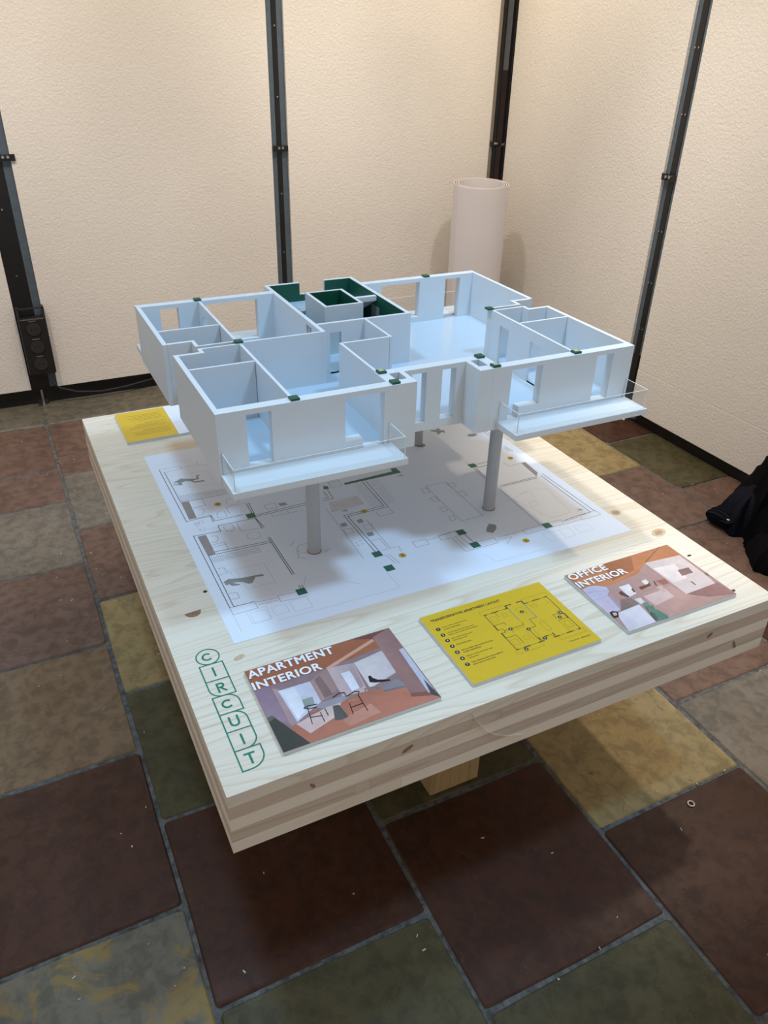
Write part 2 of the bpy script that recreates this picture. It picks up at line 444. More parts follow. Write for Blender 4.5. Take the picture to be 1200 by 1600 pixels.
for c in range(-2, 8):
    xc = -0.5275 + P*c + P/2
    sh = 0.0 if c % 2 else 0.2350
    for r in range(-3, 7):
        y0 = sh + P*r
        if y0 + P > 2.83: continue
        if c % 2 and r == 5:
            put_tile(tile_mesh(P, 2.82-y0, 80+c), xc, (2.82+y0)/2, TILE_COL.get((c,r)) or pool[(c*5+r*3+40) % 7]); continue
        if c == 0 and r >= 4: continue
        mat = TILE_COL.get((c,r)) or pool[(c*5+r*3+40) % 7]
        put_tile(TM[(c*3+r*5) % 6], xc, y0+P/2, mat, (c+r) % 4 * math.pi/2)
xc = -0.5275 + P/2
put_tile(tile_mesh(P, 0.275, 22), xc, 2.2025, 'red'); put_tile(tile_mesh(P, 0.47, 23), xc, 2.58, 'red')
for c in range(-2, 8):
    if c in (0,): continue
    xcc = -0.5275 + P*c + P/2
    sh = 0.0 if c % 2 else 0.2350
    last = sh + P*math.floor((2.83-sh)/P + 1e-6)
    if 2.82-last > 0.10: put_tile(tile_mesh(P, 2.82-last, 40+c), xcc, (2.82+last)/2, pool[(c*2+3) % 7])
for i, (x0, x1) in enumerate([(-1.4,-0.07),(-0.07,0.86),(0.86,1.77),(1.77,2.7)]):
    put_tile(tile_mesh(x1-x0, 0.42, 60+i), (x0+x1)/2, 3.035, 'slabstone')

# ------------------------------------------------------------------ panel walls
HP = 2.45
YB, XR = 3.06, 2.462
wall_back = struct('wall_back', (1.0, YB, 0), 'white textured partition panels between black posts along the back', 'wall')
def panel(parent, x0, x1, y0, y1, z0, z1):
    return MB().box(x0, x1, y0, y1, z0, z1).build('panel', 'plaster', parent, bevel=0.0015)
panel(wall_back, -1.25, -0.095, YB, YB+0.03, 0.085, HP)
panel(wall_back, 0.024, 1.172, YB, YB+0.03, 0.085, HP)
panel(wall_back, 1.253, 2.394, YB, YB+0.03, 0.085, HP)
def post_back(x0, x1, f0, f1, blk_y=YB+0.012):
    p = MB().box(x0, x1, blk_y, YB+0.06, 0.075, HP).build('post', 'black', wall_back, bevel=0.002)
    if f0 is not None: MB().box(f0, x0-0.0005, YB+0.014, YB+0.05, 0.085, HP).build('flange', 'flange', p)
    if f1 is not None: MB().box(x1+0.0005, f1, YB+0.014, YB+0.05, 0.085, HP).build('flange', 'flange', p)
    xm = (x0+x1)/2
    MB().lathe([(0.026,0.0),(0.026,0.004),(0.012,0.010),(0.007,0.014),(0.007,0.075)], xm, YB+0.02, 20).build('levelling_foot', 'steel', p, smooth=True)
    return p
p1 = post_back(-0.094, -0.011, None, 0.0235)
p2 = post_back(1.200, 1.2245, 1.1725, 1.2525)
p3 = MB().box(2.4185, 2.4385, YB-0.004, YB+0.06, 0.075, HP).build('post', 'black', wall_back, bevel=0.002)
MB().box(2.3945, 2.418, YB+0.006, YB+0.05, 0.085, HP).build('flange', 'greystrip', p3)
def clip_back(p, xm, z, w=0.072, y=YB):
    MB().box(xm-w/2, xm-w*0.18, y-0.010, y-0.001, z-0.013, z+0.013).box(xm+w*0.18, xm+w/2, y-0.010, y-0.001, z-0.013, z+0.013)\
        .box(xm-w*0.2, xm+w*0.2, y-0.007, y+0.014, z-0.010, z+0.010).build('clip', 'black', p, bevel=0.001)
    MB().lathe([(0.005,-0.004),(0.005,0.0)], 0, 0, 12)
    for s in (-1, 1):
        b = MB(); b.tube([(xm+s*w*0.13, y-0.014, z+0.003), (xm+s*w*0.13, y-0.007, z+0.003)], 0.006, 10)
        b.build('screw', 'steel', p)
clip_back(p1, 0.005, 1.104, 0.075); clip_back(p2, 1.2125, 1.103); clip_back(p3, 2.428, 1.09, 0.05)
for z in (0.35, 0.62, 0.9, 1.32, 1.6):
    for pp, xm in ((p1, -0.05), (p2, 1.2125)):
        b = MB(); b.tube([(xm, YB+0.008, z), (xm, YB+0.013, z)], 0.004, 8); b.build('screw', 'steel', pp)

wall_right = struct('wall_right', (XR, 1.2, 0), 'white textured partition panels along the right side', 'wall')
panel(wall_right, XR, XR+0.03, 1.832, 3.004, 0.068, HP)
panel(wall_right, XR, XR+0.03, 0.585, 1.751, 0.272, HP)
panel(wall_right, XR-0.0012, XR+0.03, 0.585, 1.751, 0.068, 0.2705)
panel(wall_right, XR, XR+0.03, -0.62, 0.50, 0.272, HP)
panel(wall_right, XR, XR+0.03, -0.62, 0.50, 0.068, 0.2705)
def post_right(y0, y1, f0, f1, z0=0.07):
    p = MB().box(XR+0.012, XR+0.06, y0, y1, z0, HP).build('post', 'black', wall_right, bevel=0.002)
    MB().box(XR+0.014, XR+0.05, f0, y0-0.0005, 0.33, HP).build('flange', 'flange', p)
    MB().box(XR+0.014, XR+0.05, y1+0.0005, f1, 0.33, HP).build('flange', 'flange', p)
    MB().box(XR+0.016, XR+0.05, f0, y0-0.0005, 0.07, 0.329).box(XR+0.016, XR+0.05, y1+0.0005, f1, 0.07, 0.329).build('lower_cover', 'black', p)
    ym = (y0+y1)/2
    MB().lathe([(0.026,0.0),(0.026,0.004),(0.012,0.010),(0.007,0.014),(0.007,0.07)], XR+0.012, ym, 20).build('levelling_foot', 'steel', p, smooth=True)
    for z in (0.45, 0.66, 0.88, 1.33, 1.56):
        for s in (-0.008, 0.010):
            b = MB(); b.tube([(XR+0.008, ym+s, z), (XR+0.013, ym+s, z)], 0.0035, 8); b.build('screw', 'steel', p)
    w = 0.075
    MB().box(XR-0.010, XR-0.001, ym-w/2, ym-w*0.15, 1.083, 1.109).box(XR-0.010, XR-0.001, ym+w*0.15, ym+w/2, 1.083, 1.109)\
        .box(XR-0.007, XR+0.014, ym-w*0.18, ym+w*0.18, 1.086, 1.106).build('clip', 'black', p, bevel=0.001)
    for s in (-1, 1):
        b = MB(); b.tube([(XR-0.014, ym+s*w*0.13, 1.098), (XR-0.007, ym+s*w*0.13, 1.098)], 0.006, 10); b.build('screw', 'steel', p)
    return p
post_right(1.7755, 1.8075, 1.752, 1.8315)
post_right(0.53, 0.557, 0.501, 0.584)
p5 = MB().box(XR-0.002, XR+0.05, 3.012, 3.044, 0.07, HP).build('post', 'black', wall_right, bevel=0.002)
b = MB(); b.tube([(XR-0.012, 3.03, 1.085), (XR-0.001, 3.03, 1.085)], 0.009, 10); b.build('screw', 'steel', p5)
# what shows through the gap in the corner
wall_rear = struct('wall_rear', (2.6, 3.5, 0), 'dark brown panelling seen through the slit in the panel corner', 'wall')
MB().box(2.2, 3.1, 3.50, 3.53, 0, 1.42).build('panelling', 'brownwall', wall_rear)
MB().box(2.2, 3.1, 3.50, 3.53, 1.42, HP).build('board', 'greyboard', wall_rear)

bb = MB().box(-1.4, 2.44, YB+0.035, YB+0.06, -0.003, 0.12).build('baseboard_back', 'black', None, (0.6, YB+0.05, 0)); tag(bb, 'black plinth strip under the back panels', 'baseboard', kind='structure')
bb = MB().box(XR+0.035, XR+0.06, -0.7, 3.08, -0.003, 0.12).build('baseboard_right', 'black', None, (XR+0.05, 1.2, 0)); tag(bb, 'black plinth strip under the right panels', 'baseboard', kind='structure')

# ------------------------------------------------------------------ socket box and its cable
sk = thing('socket_box', 'black triple power socket box fixed to the leftmost black post', 'socket', (-0.04, YB-0.02, 0.34))
MB().box(-0.088, 0.030, YB-0.048, YB-0.001, 0.172, 0.440).build('housing', 'black_plastic', sk, bevel=0.006)
MB().box(-0.088, -0.078, YB-0.046, YB-0.003, 0.440, 0.487).box(0.020, 0.030, YB-0.046, YB-0.003, 0.440, 0.487)\
    .box(-0.088, 0.030, YB-0.046, YB-0.040, 0.481, 0.488).build('bracket', 'socket', sk, bevel=0.001)
MB().box(-0.078, 0.020, YB-0.050, YB-0.046, 0.434, 0.439).build('trim', 'steel', sk)
for z in (0.392, 0.308, 0.226):
    b = MB(); b.tube([(-0.030, YB-0.056, z), (-0.030, YB-0.047, z)], 0.030, 28)
    so = b.build('socket_face', 'socket', sk, smooth=True)
    MB().box(-0.046, -0.014, YB-0.052, YB-0.047, z+0.034, z+0.038).build('catch', 'steel', so)
    for s in (-0.0095, 0.0095):
        b = MB(); b.tube([(-0.030+s, YB-0.0575, z), (-0.030+s, YB-0.0555, z)], 0.0028, 8); b.build('pin_hole', 'black', so)
cb = MB(); cb.tube([(-0.015, YB-0.030, 0.175), (-0.006, YB-0.032, 0.13), (0.03, YB-0.026, 0.085), (0.11, YB-0.018, 0.05), (0.22, YB-0.01, 0.032), (0.34, YB, 0.035), (0.50, YB+0.02, 0.05)], 0.0045, 8)
tag(cb.build('power_cable', 'socket', None, (-0.015, YB-0.03, 0.0), smooth=True), 'thin black power cable curving along the plinth from the socket box', 'cable')

# ------------------------------------------------------------------ paper roll in the corner
rl = thing('paper_roll', 'upright white paper roll standing in the corner behind the model', 'paper roll', (2.175, 2.775, 0))
RH = 0.945
def spiral(cx, cy, r0_, r1_, turns, th, z0, z1, start):
    n = int(56*turns); b = MB(); vs = []
    for i in range(n+1):
        t = i/n; a = start + 2*math.pi*turns*t; r = r0_ + (r1_-r0_)*t
        ca, sa = math.cos(a), math.sin(a); dz = 0.006*math.sin(a*1.0+0.5)
        vs += [(cx+r*ca, cy+r*sa, z0), (cx+(r-th)*ca, cy+(r-th)*sa, z0), (cx+(r-th)*ca, cy+(r-th)*sa, z1+dz), (cx+r*ca, cy+r*sa, z1+dz)]
    fs = []
    for i in range(n):
        for k in range(4):
            fs.append((i*4+k, i*4+(k+1)%4, (i+1)*4+(k+1)%4, (i+1)*4+k))
    fs.append((0,1,2,3)); fs.append((n*4+3,n*4+2,n*4+1,n*4))
    b.add(vs, fs); return b
spiral(2.175, 2.775, 0.147, 0.112, 3.2, 0.003, 0.0, RH, math.radians(190)).build('sheet', 'roll', rl, smooth=True)

# ------------------------------------------------------------------ the table
TZ = 0.57
TW, TD, TT = 1.2, 1.505, 0.137
tb = thing('display_table', 'thick cross-laminated pine table holding the white apartment model', 'table', (0.6, 0.75, 0))
L = TT/5
for i, (y0, y1) in enumerate([(0,.152),(.152,.281),(.281,.466),(.466,.617),(.617,.753),(.753,.922),(.922,1.135),(1.135,1.349),(1.349,TD)]):
    MB().box(0, TW, y0+0.0002, y1-0.0002, TZ-L, TZ).build('plank', 'pine', tb, bevel=0.0006)
for k, mt_ in ((1,'pine_core'), (2,'pine_edge'), (3,'pine_core'), (4,'pine_edge')):
    z1 = TZ-L*k-0.0002; z0 = TZ-L*(k+1)+0.0002
    cuts = [0.0] + sorted(random.uniform(0.05, 1.15) for _ in range(3 if k % 2 else 1)) + [TW]
    for a, b_ in zip(cuts, cuts[1:]):
        MB().box(a+0.00015, b_-0.00015, 0.0005, TD-0.0005, z0, z1).build('lamella', mt_, tb)
for y0 in (0.255, 1.112):
    lg = MB().box(0.534, 0.667, y0+0.001, y0+0.132, 0.0, 0.02).build('leg', 'pine_leg', tb)
    for i in range(5):
        MB().box(0.533+i*0.027, 0.533+i*0.027+0.0265, y0, y0+0.133, 0.0005, TZ-TT).build('lamella', 'pine_leg', lg)
ZK = TZ+0.00025
def ellipse(cx, cy, a, b_, rot=0, n=22, f0=0, f1=1):
    ca, sa = math.cos(rot), math.sin(rot); r = []
    for i in range(n+1 if f1-f0 < 1 else n):
        t = 2*math.pi*(f0+(f1-f0)*i/n); x, y = a*math.cos(t), b_*math.sin(t)
        r.append((cx+ca*x-sa*y, cy+sa*x+ca*y))
    return r
for (kx, ky, a, b_, m_, f0, f1) in [(0.067,0.4655,0.0165,0.017,'knot',0.5,1.0),(0.108,0.521,0.0045,0.0042,'knot_dark',0,1),(1.133,0.056,0.006,0.0035,'knot_dark',0,1),(0.843,0.247,0.004,0.002,'knot_dark',0,1),(1.145,0.196,0.006,0.003,'knot_dark',0,1)]:
    MB().prism(ellipse(kx, ky, a, b_, 0.1, 20, f0, f1), TZ-0.002, ZK).build('knot', m_, tb)
for (kx, ky, a, b_) in [(1.117,0.415,0.014,0.012),(1.150,0.300,0.022,0.014),(0.559,0.066,0.013,0.010),(0.16,1.395,0.010,0.004),(0.112,0.296,0.012,0.006)]:
    k_ = MB().prism(ellipse(kx, ky, a, b_, 0.3, 20), TZ-0.002, ZK).build('knot', 'knot_ring', tb)
    MB().prism(ellipse(kx, ky, a*0.6, b_*0.6, 0.3, 20), TZ-0.002, ZK+0.0001).build('heart', 'knot_heart', k_) if b_ > 0.007 else None
for (kx, kz, a, b_) in [(0.315,-0.042,0.012,0.004),(1.02,-0.040,0.008,0.004),(1.11,-0.098,0.003,0.014),(0.14,-0.045,0.003,0.007)]:
    b = MB(); e = ellipse(kx, TZ+kz, a, b_, 0.5, 14)
    b.add([(x, -0.0004, z) for x, z in e], [tuple(range(len(e)-1, -1, -1))]); b.build('edge_knot', 'knot', tb)
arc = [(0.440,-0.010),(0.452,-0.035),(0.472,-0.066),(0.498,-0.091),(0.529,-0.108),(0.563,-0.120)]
b = MB(); b.tube([(x, -0.0006, TZ+z) for x, z in arc], 0.0006, 6); b.build('pale_arc', 'pale_mark', tb)  # thin pale arc across the front edge

# green logo painted on the table
lg = thing('table_logo', 'green outlined CIRCUIT lettering running down the left edge of the table', 'logo', (0.059, 0.19, TZ))
LX0, LX1, LW = 0.0372, 0.0802, 0.0024
ZL = TZ+0.0004
def arcpts(cx, cy, r, d0, d1, n=10):
    return [(cx+r*math.cos(math.radians(d0+(d1-d0)*i/n)), cy+r*math.sin(math.radians(d0+(d1-d0)*i/n))) for i in range(n+1)]
FZ = [0]
def frame(name, pts):
    FZ[0] += 1
    b = MB(); b.stroke(pts+[pts[0]], LW, ZL+FZ[0]*1e-5); return b.build(name, 'logo_green', lg)
frame('frame', arcpts(0.0587, 0.3222, 0.0213, 0, 360, 36)[:-1])
R_ = 0.0215
frame('frame', [(LX0,0.3003),(LX1,0.3003),(LX1,0.2556),(LX0,0.2556)])
frame('frame', [(LX1,0.2556),(LX1,0.2128)] + arcpts(LX0+R_, 0.2128+R_, R_, 270, 180) + [(LX0,0.2556)])
frame('frame', [(LX0,0.1686),(LX0,0.2128)] + arcpts(LX1-R_, 0.2128-R_, R_, 90, 0) + [(LX1,0.1686)])
frame('frame', [(LX0,0.1251),(LX0,0.1686)] + arcpts(LX1-R_, 0.1686-R_, R_, 90, 0) + [(LX1,0.1251)])
frame('frame', [(LX0,0.0811),(LX0,0.1251),(LX1,0.1251)] + arcpts(LX1-R_, 0.0811+R_, R_, 0, -90))
frame('frame', [(LX0,0.0371),(LX0,0.0811),(LX1,0.0811)] + arcpts(LX1-R_-0.006, 0.0371+R_+0.006, R_+0.006, 0, -90))
LT = 0.0036
def letter(*strokes):
    b = MB()
    for k, s in enumerate(strokes): b.stroke(s, LT, ZL+0.0001+k*3e-5)
    b.build('letter', 'logo_green', lg)
for cy in (0.3222, 0.1905): letter(arcpts(0.0578, cy, 0.0085, 55, 305, 16))
letter([(0.0587,0.2885),(0.0587,0.2675)]); letter([(0.0575,0.1130),(0.0575,0.0925)])
letter([(0.0535,0.2235),(0.0535,0.2445),(0.0595,0.2445)] + arcpts(0.0595,0.2395,0.005,90,-90,8) + [(0.0575,0.2345),(0.0660,0.2240)])
letter([(0.0500,0.1570),(0.0500,0.1430)] + arcpts(0.0570,0.1430,0.0070,180,360,10) + [(0.0640,0.1570)])
letter([(0.0500,0.0690),(0.0650,0.0690)], [(0.0575,0.0690),(0.0575,0.0485)])

# ------------------------------------------------------------------ plan sheet and its drawing
PLAN_WALLS = [[(138.5,1090.5),(140.2,806.6)],[(148.0,1071.7),(149.8,904.8)],[(140.2,806.6),(201.1,809.1),(203.4,782.1),(270.7,782.0)],[(149.8,904.8),(201.4,898.1),(266.7,896.1)],[(139.5,737.6),(138.5,446.3)],[(149.4,646.0),(146.9,446.1),(190.4,444.5)],[(139.5,737.6),(202.1,732.1),(203.5,758.2),(294.8,754.6)],[(198.9,807.8),(198.0,778.0)],[(152.1,655.8),(294.2,645.7)],[(151.5,645.1),(294.2,638.8)],[(293.5,786.0),(294.6,704.9)],[(294.8,754.6),(300.4,707.2)],[(294.1,659.8),(293.8,502.2)],[(298.0,660.3),(298.5,502.2)],[(293.4,458.3),(292.8,444.9)],[(298.9,457.8),(298.3,444.4)],[(295.2,830.9),(293.9,777.3)],[(301.3,829.7),(298.5,775.3)],[(299.5,767.7),(442.1,772.6)],[(299.0,761.0),(438.4,763.2)],[(476.3,764.8),(502.6,764.4),(505.9,813.0)],[(480.3,774.3),(493.3,773.8),(493.7,806.8)],[(606.0,812.5),(603.4,679.7),(493.6,678.5),(495.4,499.6)],[(615.9,812.2),(610.8,671.2),(501.0,670.3),(505.0,501.3)],[(931.3,774.1),(981.3,776.1)],[(926.0,757.4),(969.1,757.3)],[(915.0,758.9),(911.2,693.8)],[(921.1,754.9),(917.0,697.6)],[(931.0,647.1),(1044.7,648.7)],[(923.6,641.1),(1041.7,642.2)],[(1065.1,940.5),(1064.7,893.5)],[(1074.5,940.4),(1072.1,901.9)],[(1067.0,835.5),(1072.3,800.0)],[(1061.9,825.1),(1062.5,804.3)],[(1068.9,654.1),(1072.2,441.2)],[(1058.9,648.1),(1059.7,442.3)],[(1059.7,442.3),(1021.9,441.5),(974.0,437.0)],[(719.0,493.2),(721.6,444.1)],[(659.9,503.7),(708.0,506.3)]]
PLAN_LINES = [[(150.9,1070.4),(194.1,1073.3),(194.1,1090.7),(140.0,1092.3)],[(195.2,1077.7),(237.3,1081.6)],[(240.3,1092.9),(239.5,1073.1),(267.3,1070.8)],[(169.2,898.3),(202.0,896.5),(201.4,860.5),(170.8,861.7)],[(172.2,863.1),(201.4,860.5)],[(166.8,812.5),(199.7,811.0)],[(245.0,833.4),(286.7,832.9)],[(245.0,833.4),(244.1,800.0)],[(216.0,812.6),(212.1,792.1),(235.1,789.8),(235.5,818.2),(222.4,821.2),(216.0,812.6)],[(181.4,852.8),(192.0,848.0),(190.7,832.1),(182.9,821.4),(173.6,823.5)],[(138.5,446.3),(190.4,444.5),(190.6,422.4),(138.3,421.3),(138.5,446.3)],[(193.6,441.1),(238.4,437.4)],[(194.7,431.4),(239.9,429.2)],[(240.7,443.9),(282.0,440.3)],[(240.7,443.9),(239.5,422.0),(296.2,418.5)],[(164.5,683.8),(197.9,684.7),(197.3,650.8)],[(166.4,673.8),(198.6,675.1)],[(247.0,751.0),(245.1,712.7),(295.3,707.1)],[(213.1,749.0),(236.3,748.4),(234.3,729.7),(224.6,722.0),(214.5,728.9),(213.1,749.0)],[(175.8,720.2),(189.1,716.6),(188.2,700.6),(179.4,690.7),(170.5,697.0)],[(150.2,492.9),(167.5,488.8),(167.1,470.0),(151.2,470.9)],[(150.6,565.5),(169.5,565.0),(167.9,586.4),(154.8,588.2)],[(467.1,724.7),(460.4,491.4)],[(535.7,637.2),(534.1,506.6)],[(466.4,620.8),(486.9,618.3),(485.4,599.0),(465.4,598.2),(466.4,620.8)],[(517.6,618.0),(538.2,618.9),(534.9,596.6),(516.0,595.2),(517.6,618.0)],[(329.6,608.5),(341.8,618.7)],[(328.6,557.2),(342.5,546.1)],[(392.0,552.5),(407.4,560.9)],[(337.0,583.6),(329.0,554.0)],[(511.7,504.4),(554.0,503.8),(550.8,483.6)],[(510.1,486.8),(518.2,447.4)],[(518.5,486.0),(526.6,443.6)],[(336.3,761.8),(335.6,744.5),(411.8,742.3)],[(375.8,762.0),(376.3,743.9)],[(332.7,803.1),(361.5,802.8),(359.0,780.4),(332.4,781.4),(332.7,803.1)],[(573.0,664.2),(571.8,638.5),(610.0,639.0),(610.9,667.5)],[(521.6,846.0),(552.6,844.5),(550.5,817.0),(521.5,817.9),(521.6,846.0)],[(507.3,550.2),(528.8,550.1),(528.3,509.3)],[(1008.7,753.6),(1011.2,728.5),(1063.3,729.5)],[(915.3,798.3),(916.2,777.3)],[(914.6,628.5),(908.7,445.1)],[(857.4,443.1),(970.7,442.8),(964.3,424.3),(854.0,424.1),(857.4,443.1)],[(973.5,432.9),(1016.8,435.1)],[(968.1,422.5),(1014.1,425.0)],[(1025.8,439.8),(1076.8,443.6),(1075.2,422.0),(1016.9,422.0),(1025.8,439.8)],[(591.2,506.9),(625.3,503.3),(623.2,483.1),(589.5,482.9),(591.2,506.9)],[(627.2,498.5),(659.9,499.7)],[(659.9,503.7),(656.3,485.4),(703.9,483.8)],[(704.1,495.8),(707.0,442.9)],[(683.7,480.9),(685.1,422.1),(772.5,421.0)],[(692.8,480.8),(695.9,428.6)],[(725.3,446.3),(775.4,443.5),(772.5,421.0)],[(778.5,430.1),(816.1,429.1),(787.9,408.6)],[(785.8,441.2),(855.3,439.9)],[(746.5,723.0),(805.9,723.5),(805.3,538.8),(743.7,538.0),(746.5,723.0)],[(727.8,716.6),(743.4,717.5),(742.3,692.7),(725.3,693.6),(727.8,716.6)],[(727.5,666.1),(742.8,666.8),(742.1,643.7),(728.2,645.3),(727.5,666.1)],[(725.5,614.5),(739.3,612.9),(738.8,595.2),(723.1,593.3),(725.5,614.5)],[(724.8,568.8),(739.2,568.5),(733.6,549.3),(720.9,548.2),(724.8,568.8)],[(804.4,712.1),(823.5,713.7),(821.4,692.6),(805.5,691.8),(804.4,712.1)],[(806.0,662.4),(822.7,664.6),(823.3,640.3),(804.7,639.1),(806.0,662.4)]]
PLAN_FAINT = [[(195.3,1043.5),(252.7,1037.5),(253.3,958.7),(189.9,963.9),(195.3,1043.5)],[(140.1,1117.0),(225.3,1120.0)],[(226.7,1129.8),(229.7,1102.7)],[(172.6,571.8),(252.1,565.0),(251.8,491.1),(192.9,492.6),(172.6,571.8)],[(172.5,563.6),(188.6,564.5),(187.6,532.4)],[(164.7,418.1),(208.1,419.8),(205.5,378.2),(165.3,377.6),(164.7,418.1)],[(170.2,412.0),(203.0,411.3),(203.2,377.5),(170.3,377.0),(170.2,412.0)],[(214.9,411.2),(244.7,412.2),(245.5,384.6),(216.1,383.9),(214.9,411.2)],[(137.8,419.8),(138.4,364.6)],[(158.6,795.7),(158.1,752.0),(199.4,752.7)],[(255.3,415.0),(293.9,416.3),(293.3,379.0),(255.4,378.2),(255.3,415.0)],[(214.8,367.8),(486.5,362.2),(484.4,419.0)],[(299.0,447.8),(320.7,488.4)],[(388.4,429.4),(415.5,409.6)],[(917.7,574.5),(977.4,595.7),(1030.6,586.7),(1014.6,462.5),(952.5,459.6),(917.7,574.5)],[(945.8,543.3),(966.7,543.2),(962.1,522.2),(941.3,522.4),(945.8,543.3)],[(889.7,412.1),(936.3,407.5),(932.3,372.7),(887.9,372.8),(889.7,412.1)],[(934.4,408.4),(964.2,407.5),(959.7,372.4),(932.3,372.7)],[(977.9,405.5),(1015.8,401.1),(1016.0,375.7),(976.1,377.2),(977.9,405.5)],[(718.7,395.5),(726.8,358.6),(859.7,354.4)],[(897.3,578.9),(910.8,568.2)],[(915.8,629.2),(913.2,524.8)],[(951.5,589.1),(980.8,588.1),(974.0,555.2)]]
PLAN_FILLS = [('brown',[(149.8,900.5),(169.2,898.3),(166.8,812.5),(148.5,812.7)]),('brown',[(147.2,730.8),(166.9,731.3),(165.9,647.3),(147.9,644.6)]),('brown',[(1051.9,731.1),(1066.5,731.6),(1060.9,666.4),(1045.7,650.2)]),('green',[(558.2,825.7),(703.5,832.0),(705.4,848.3),(721.0,845.8),(722.2,816.8),(558.0,816.1)]),('green',[(504.1,833.7),(513.7,827.0),(512.2,814.2),(497.8,816.7)]),('pale',[(483.5,750.4),(562.7,752.7),(563.0,707.4),(473.2,704.0)]),('grey',[(468.7,646.7),(483.8,648.1),(484.3,632.9),(469.3,631.6)]),('grey',[(511.5,644.6),(526.2,648.4),(525.6,631.4),(512.4,630.5)]),('grey',[(509.4,584.9),(525.4,584.3),(523.4,568.8),(509.0,568.8)]),('grey',[(366.8,797.4),(384.8,796.7),(386.9,782.5),(368.4,783.5)]),('figure',[(154.5,1004.9),(162.1,1010.8),(179.2,1021.0),(194.0,1013.0),(205.7,1009.3),(215.8,1003.4),(219.3,1020.8),(229.4,1022.6),(228.2,1018.3),(222.7,1016.0),(222.1,999.2),(211.3,998.3),(205.1,998.7),(209.3,990.7),(230.2,989.9),(234.4,981.9),(207.8,984.9),(198.4,997.0),(189.3,1002.5),(176.1,999.9),(174.4,984.5),(153.9,993.7),(155.8,997.4),(168.3,993.2),(164.9,1004.9)]),('figure',[(152.2,536.6),(163.9,542.4),(180.3,537.7),(192.7,534.1),(214.6,532.2),(234.6,530.4),(239.3,524.2),(236.4,522.3),(219.4,526.0),(206.7,507.8),(198.0,508.6),(188.3,520.1),(176.4,524.8),(167.7,525.6),(182.0,514.3),(179.0,511.8),(163.8,516.3),(160.6,524.1),(153.5,522.2)]),('figure',[(781.2,485.7),(798.1,500.7),(810.2,489.4),(803.6,475.6),(784.5,461.2),(772.9,472.9)]),('figure',[(923.9,1016.5),(943.0,1011.4),(945.2,1018.5),(953.6,1017.3),(951.0,1006.3),(960.9,997.9),(955.4,982.0),(948.1,991.5),(930.3,979.5),(927.8,984.6),(934.6,993.5),(921.1,1011.3)]),('figure',[(836.3,944.2),(849.0,948.4),(863.1,942.2),(861.2,931.1),(846.7,924.9),(834.3,934.0)]),('figure',[(1008.7,945.3),(1031.1,945.8),(1037.8,932.6),(1019.6,927.2),(1005.9,934.8)])]
PLAN_TICKS = [([(155.6,936.8),(266.8,925.2),(153.5,907.4),(266.0,900.9)],34),([(149.9,639.3),(262.5,634.8),(149.6,613.7),(260.6,611.1)],30),([(575.2,806.0),(571.4,688.9),(606.2,804.3),(604.2,685.2)],14),([(620.9,810.0),(616.2,685.8),(652.6,804.2),(640.5,687.6)],14)]
PLAN_CIRCLES = [(268.1,854.0,16.4),(267.7,683.5,15.8),(357.1,583.6,18.9),(471.5,556.9,2.2),(483.9,560.8,2.2),(471.1,544.5,2.2),(482.9,547.3,2.2),(159.6,785.4,5.9),(166.8,757.7,5.9),(170.7,790.3,6.0)]
PLAN_DOTS = [((230.4,854.7),'4'),((546.5,676.1),'3'),((545.4,467.8),'5'),((1041.0,767.3),'4'),((837.0,402.1),'6')]
PLAN_PLANTS = [(505.8,698.0),(713.3,802.2),(1043.0,461.5)]
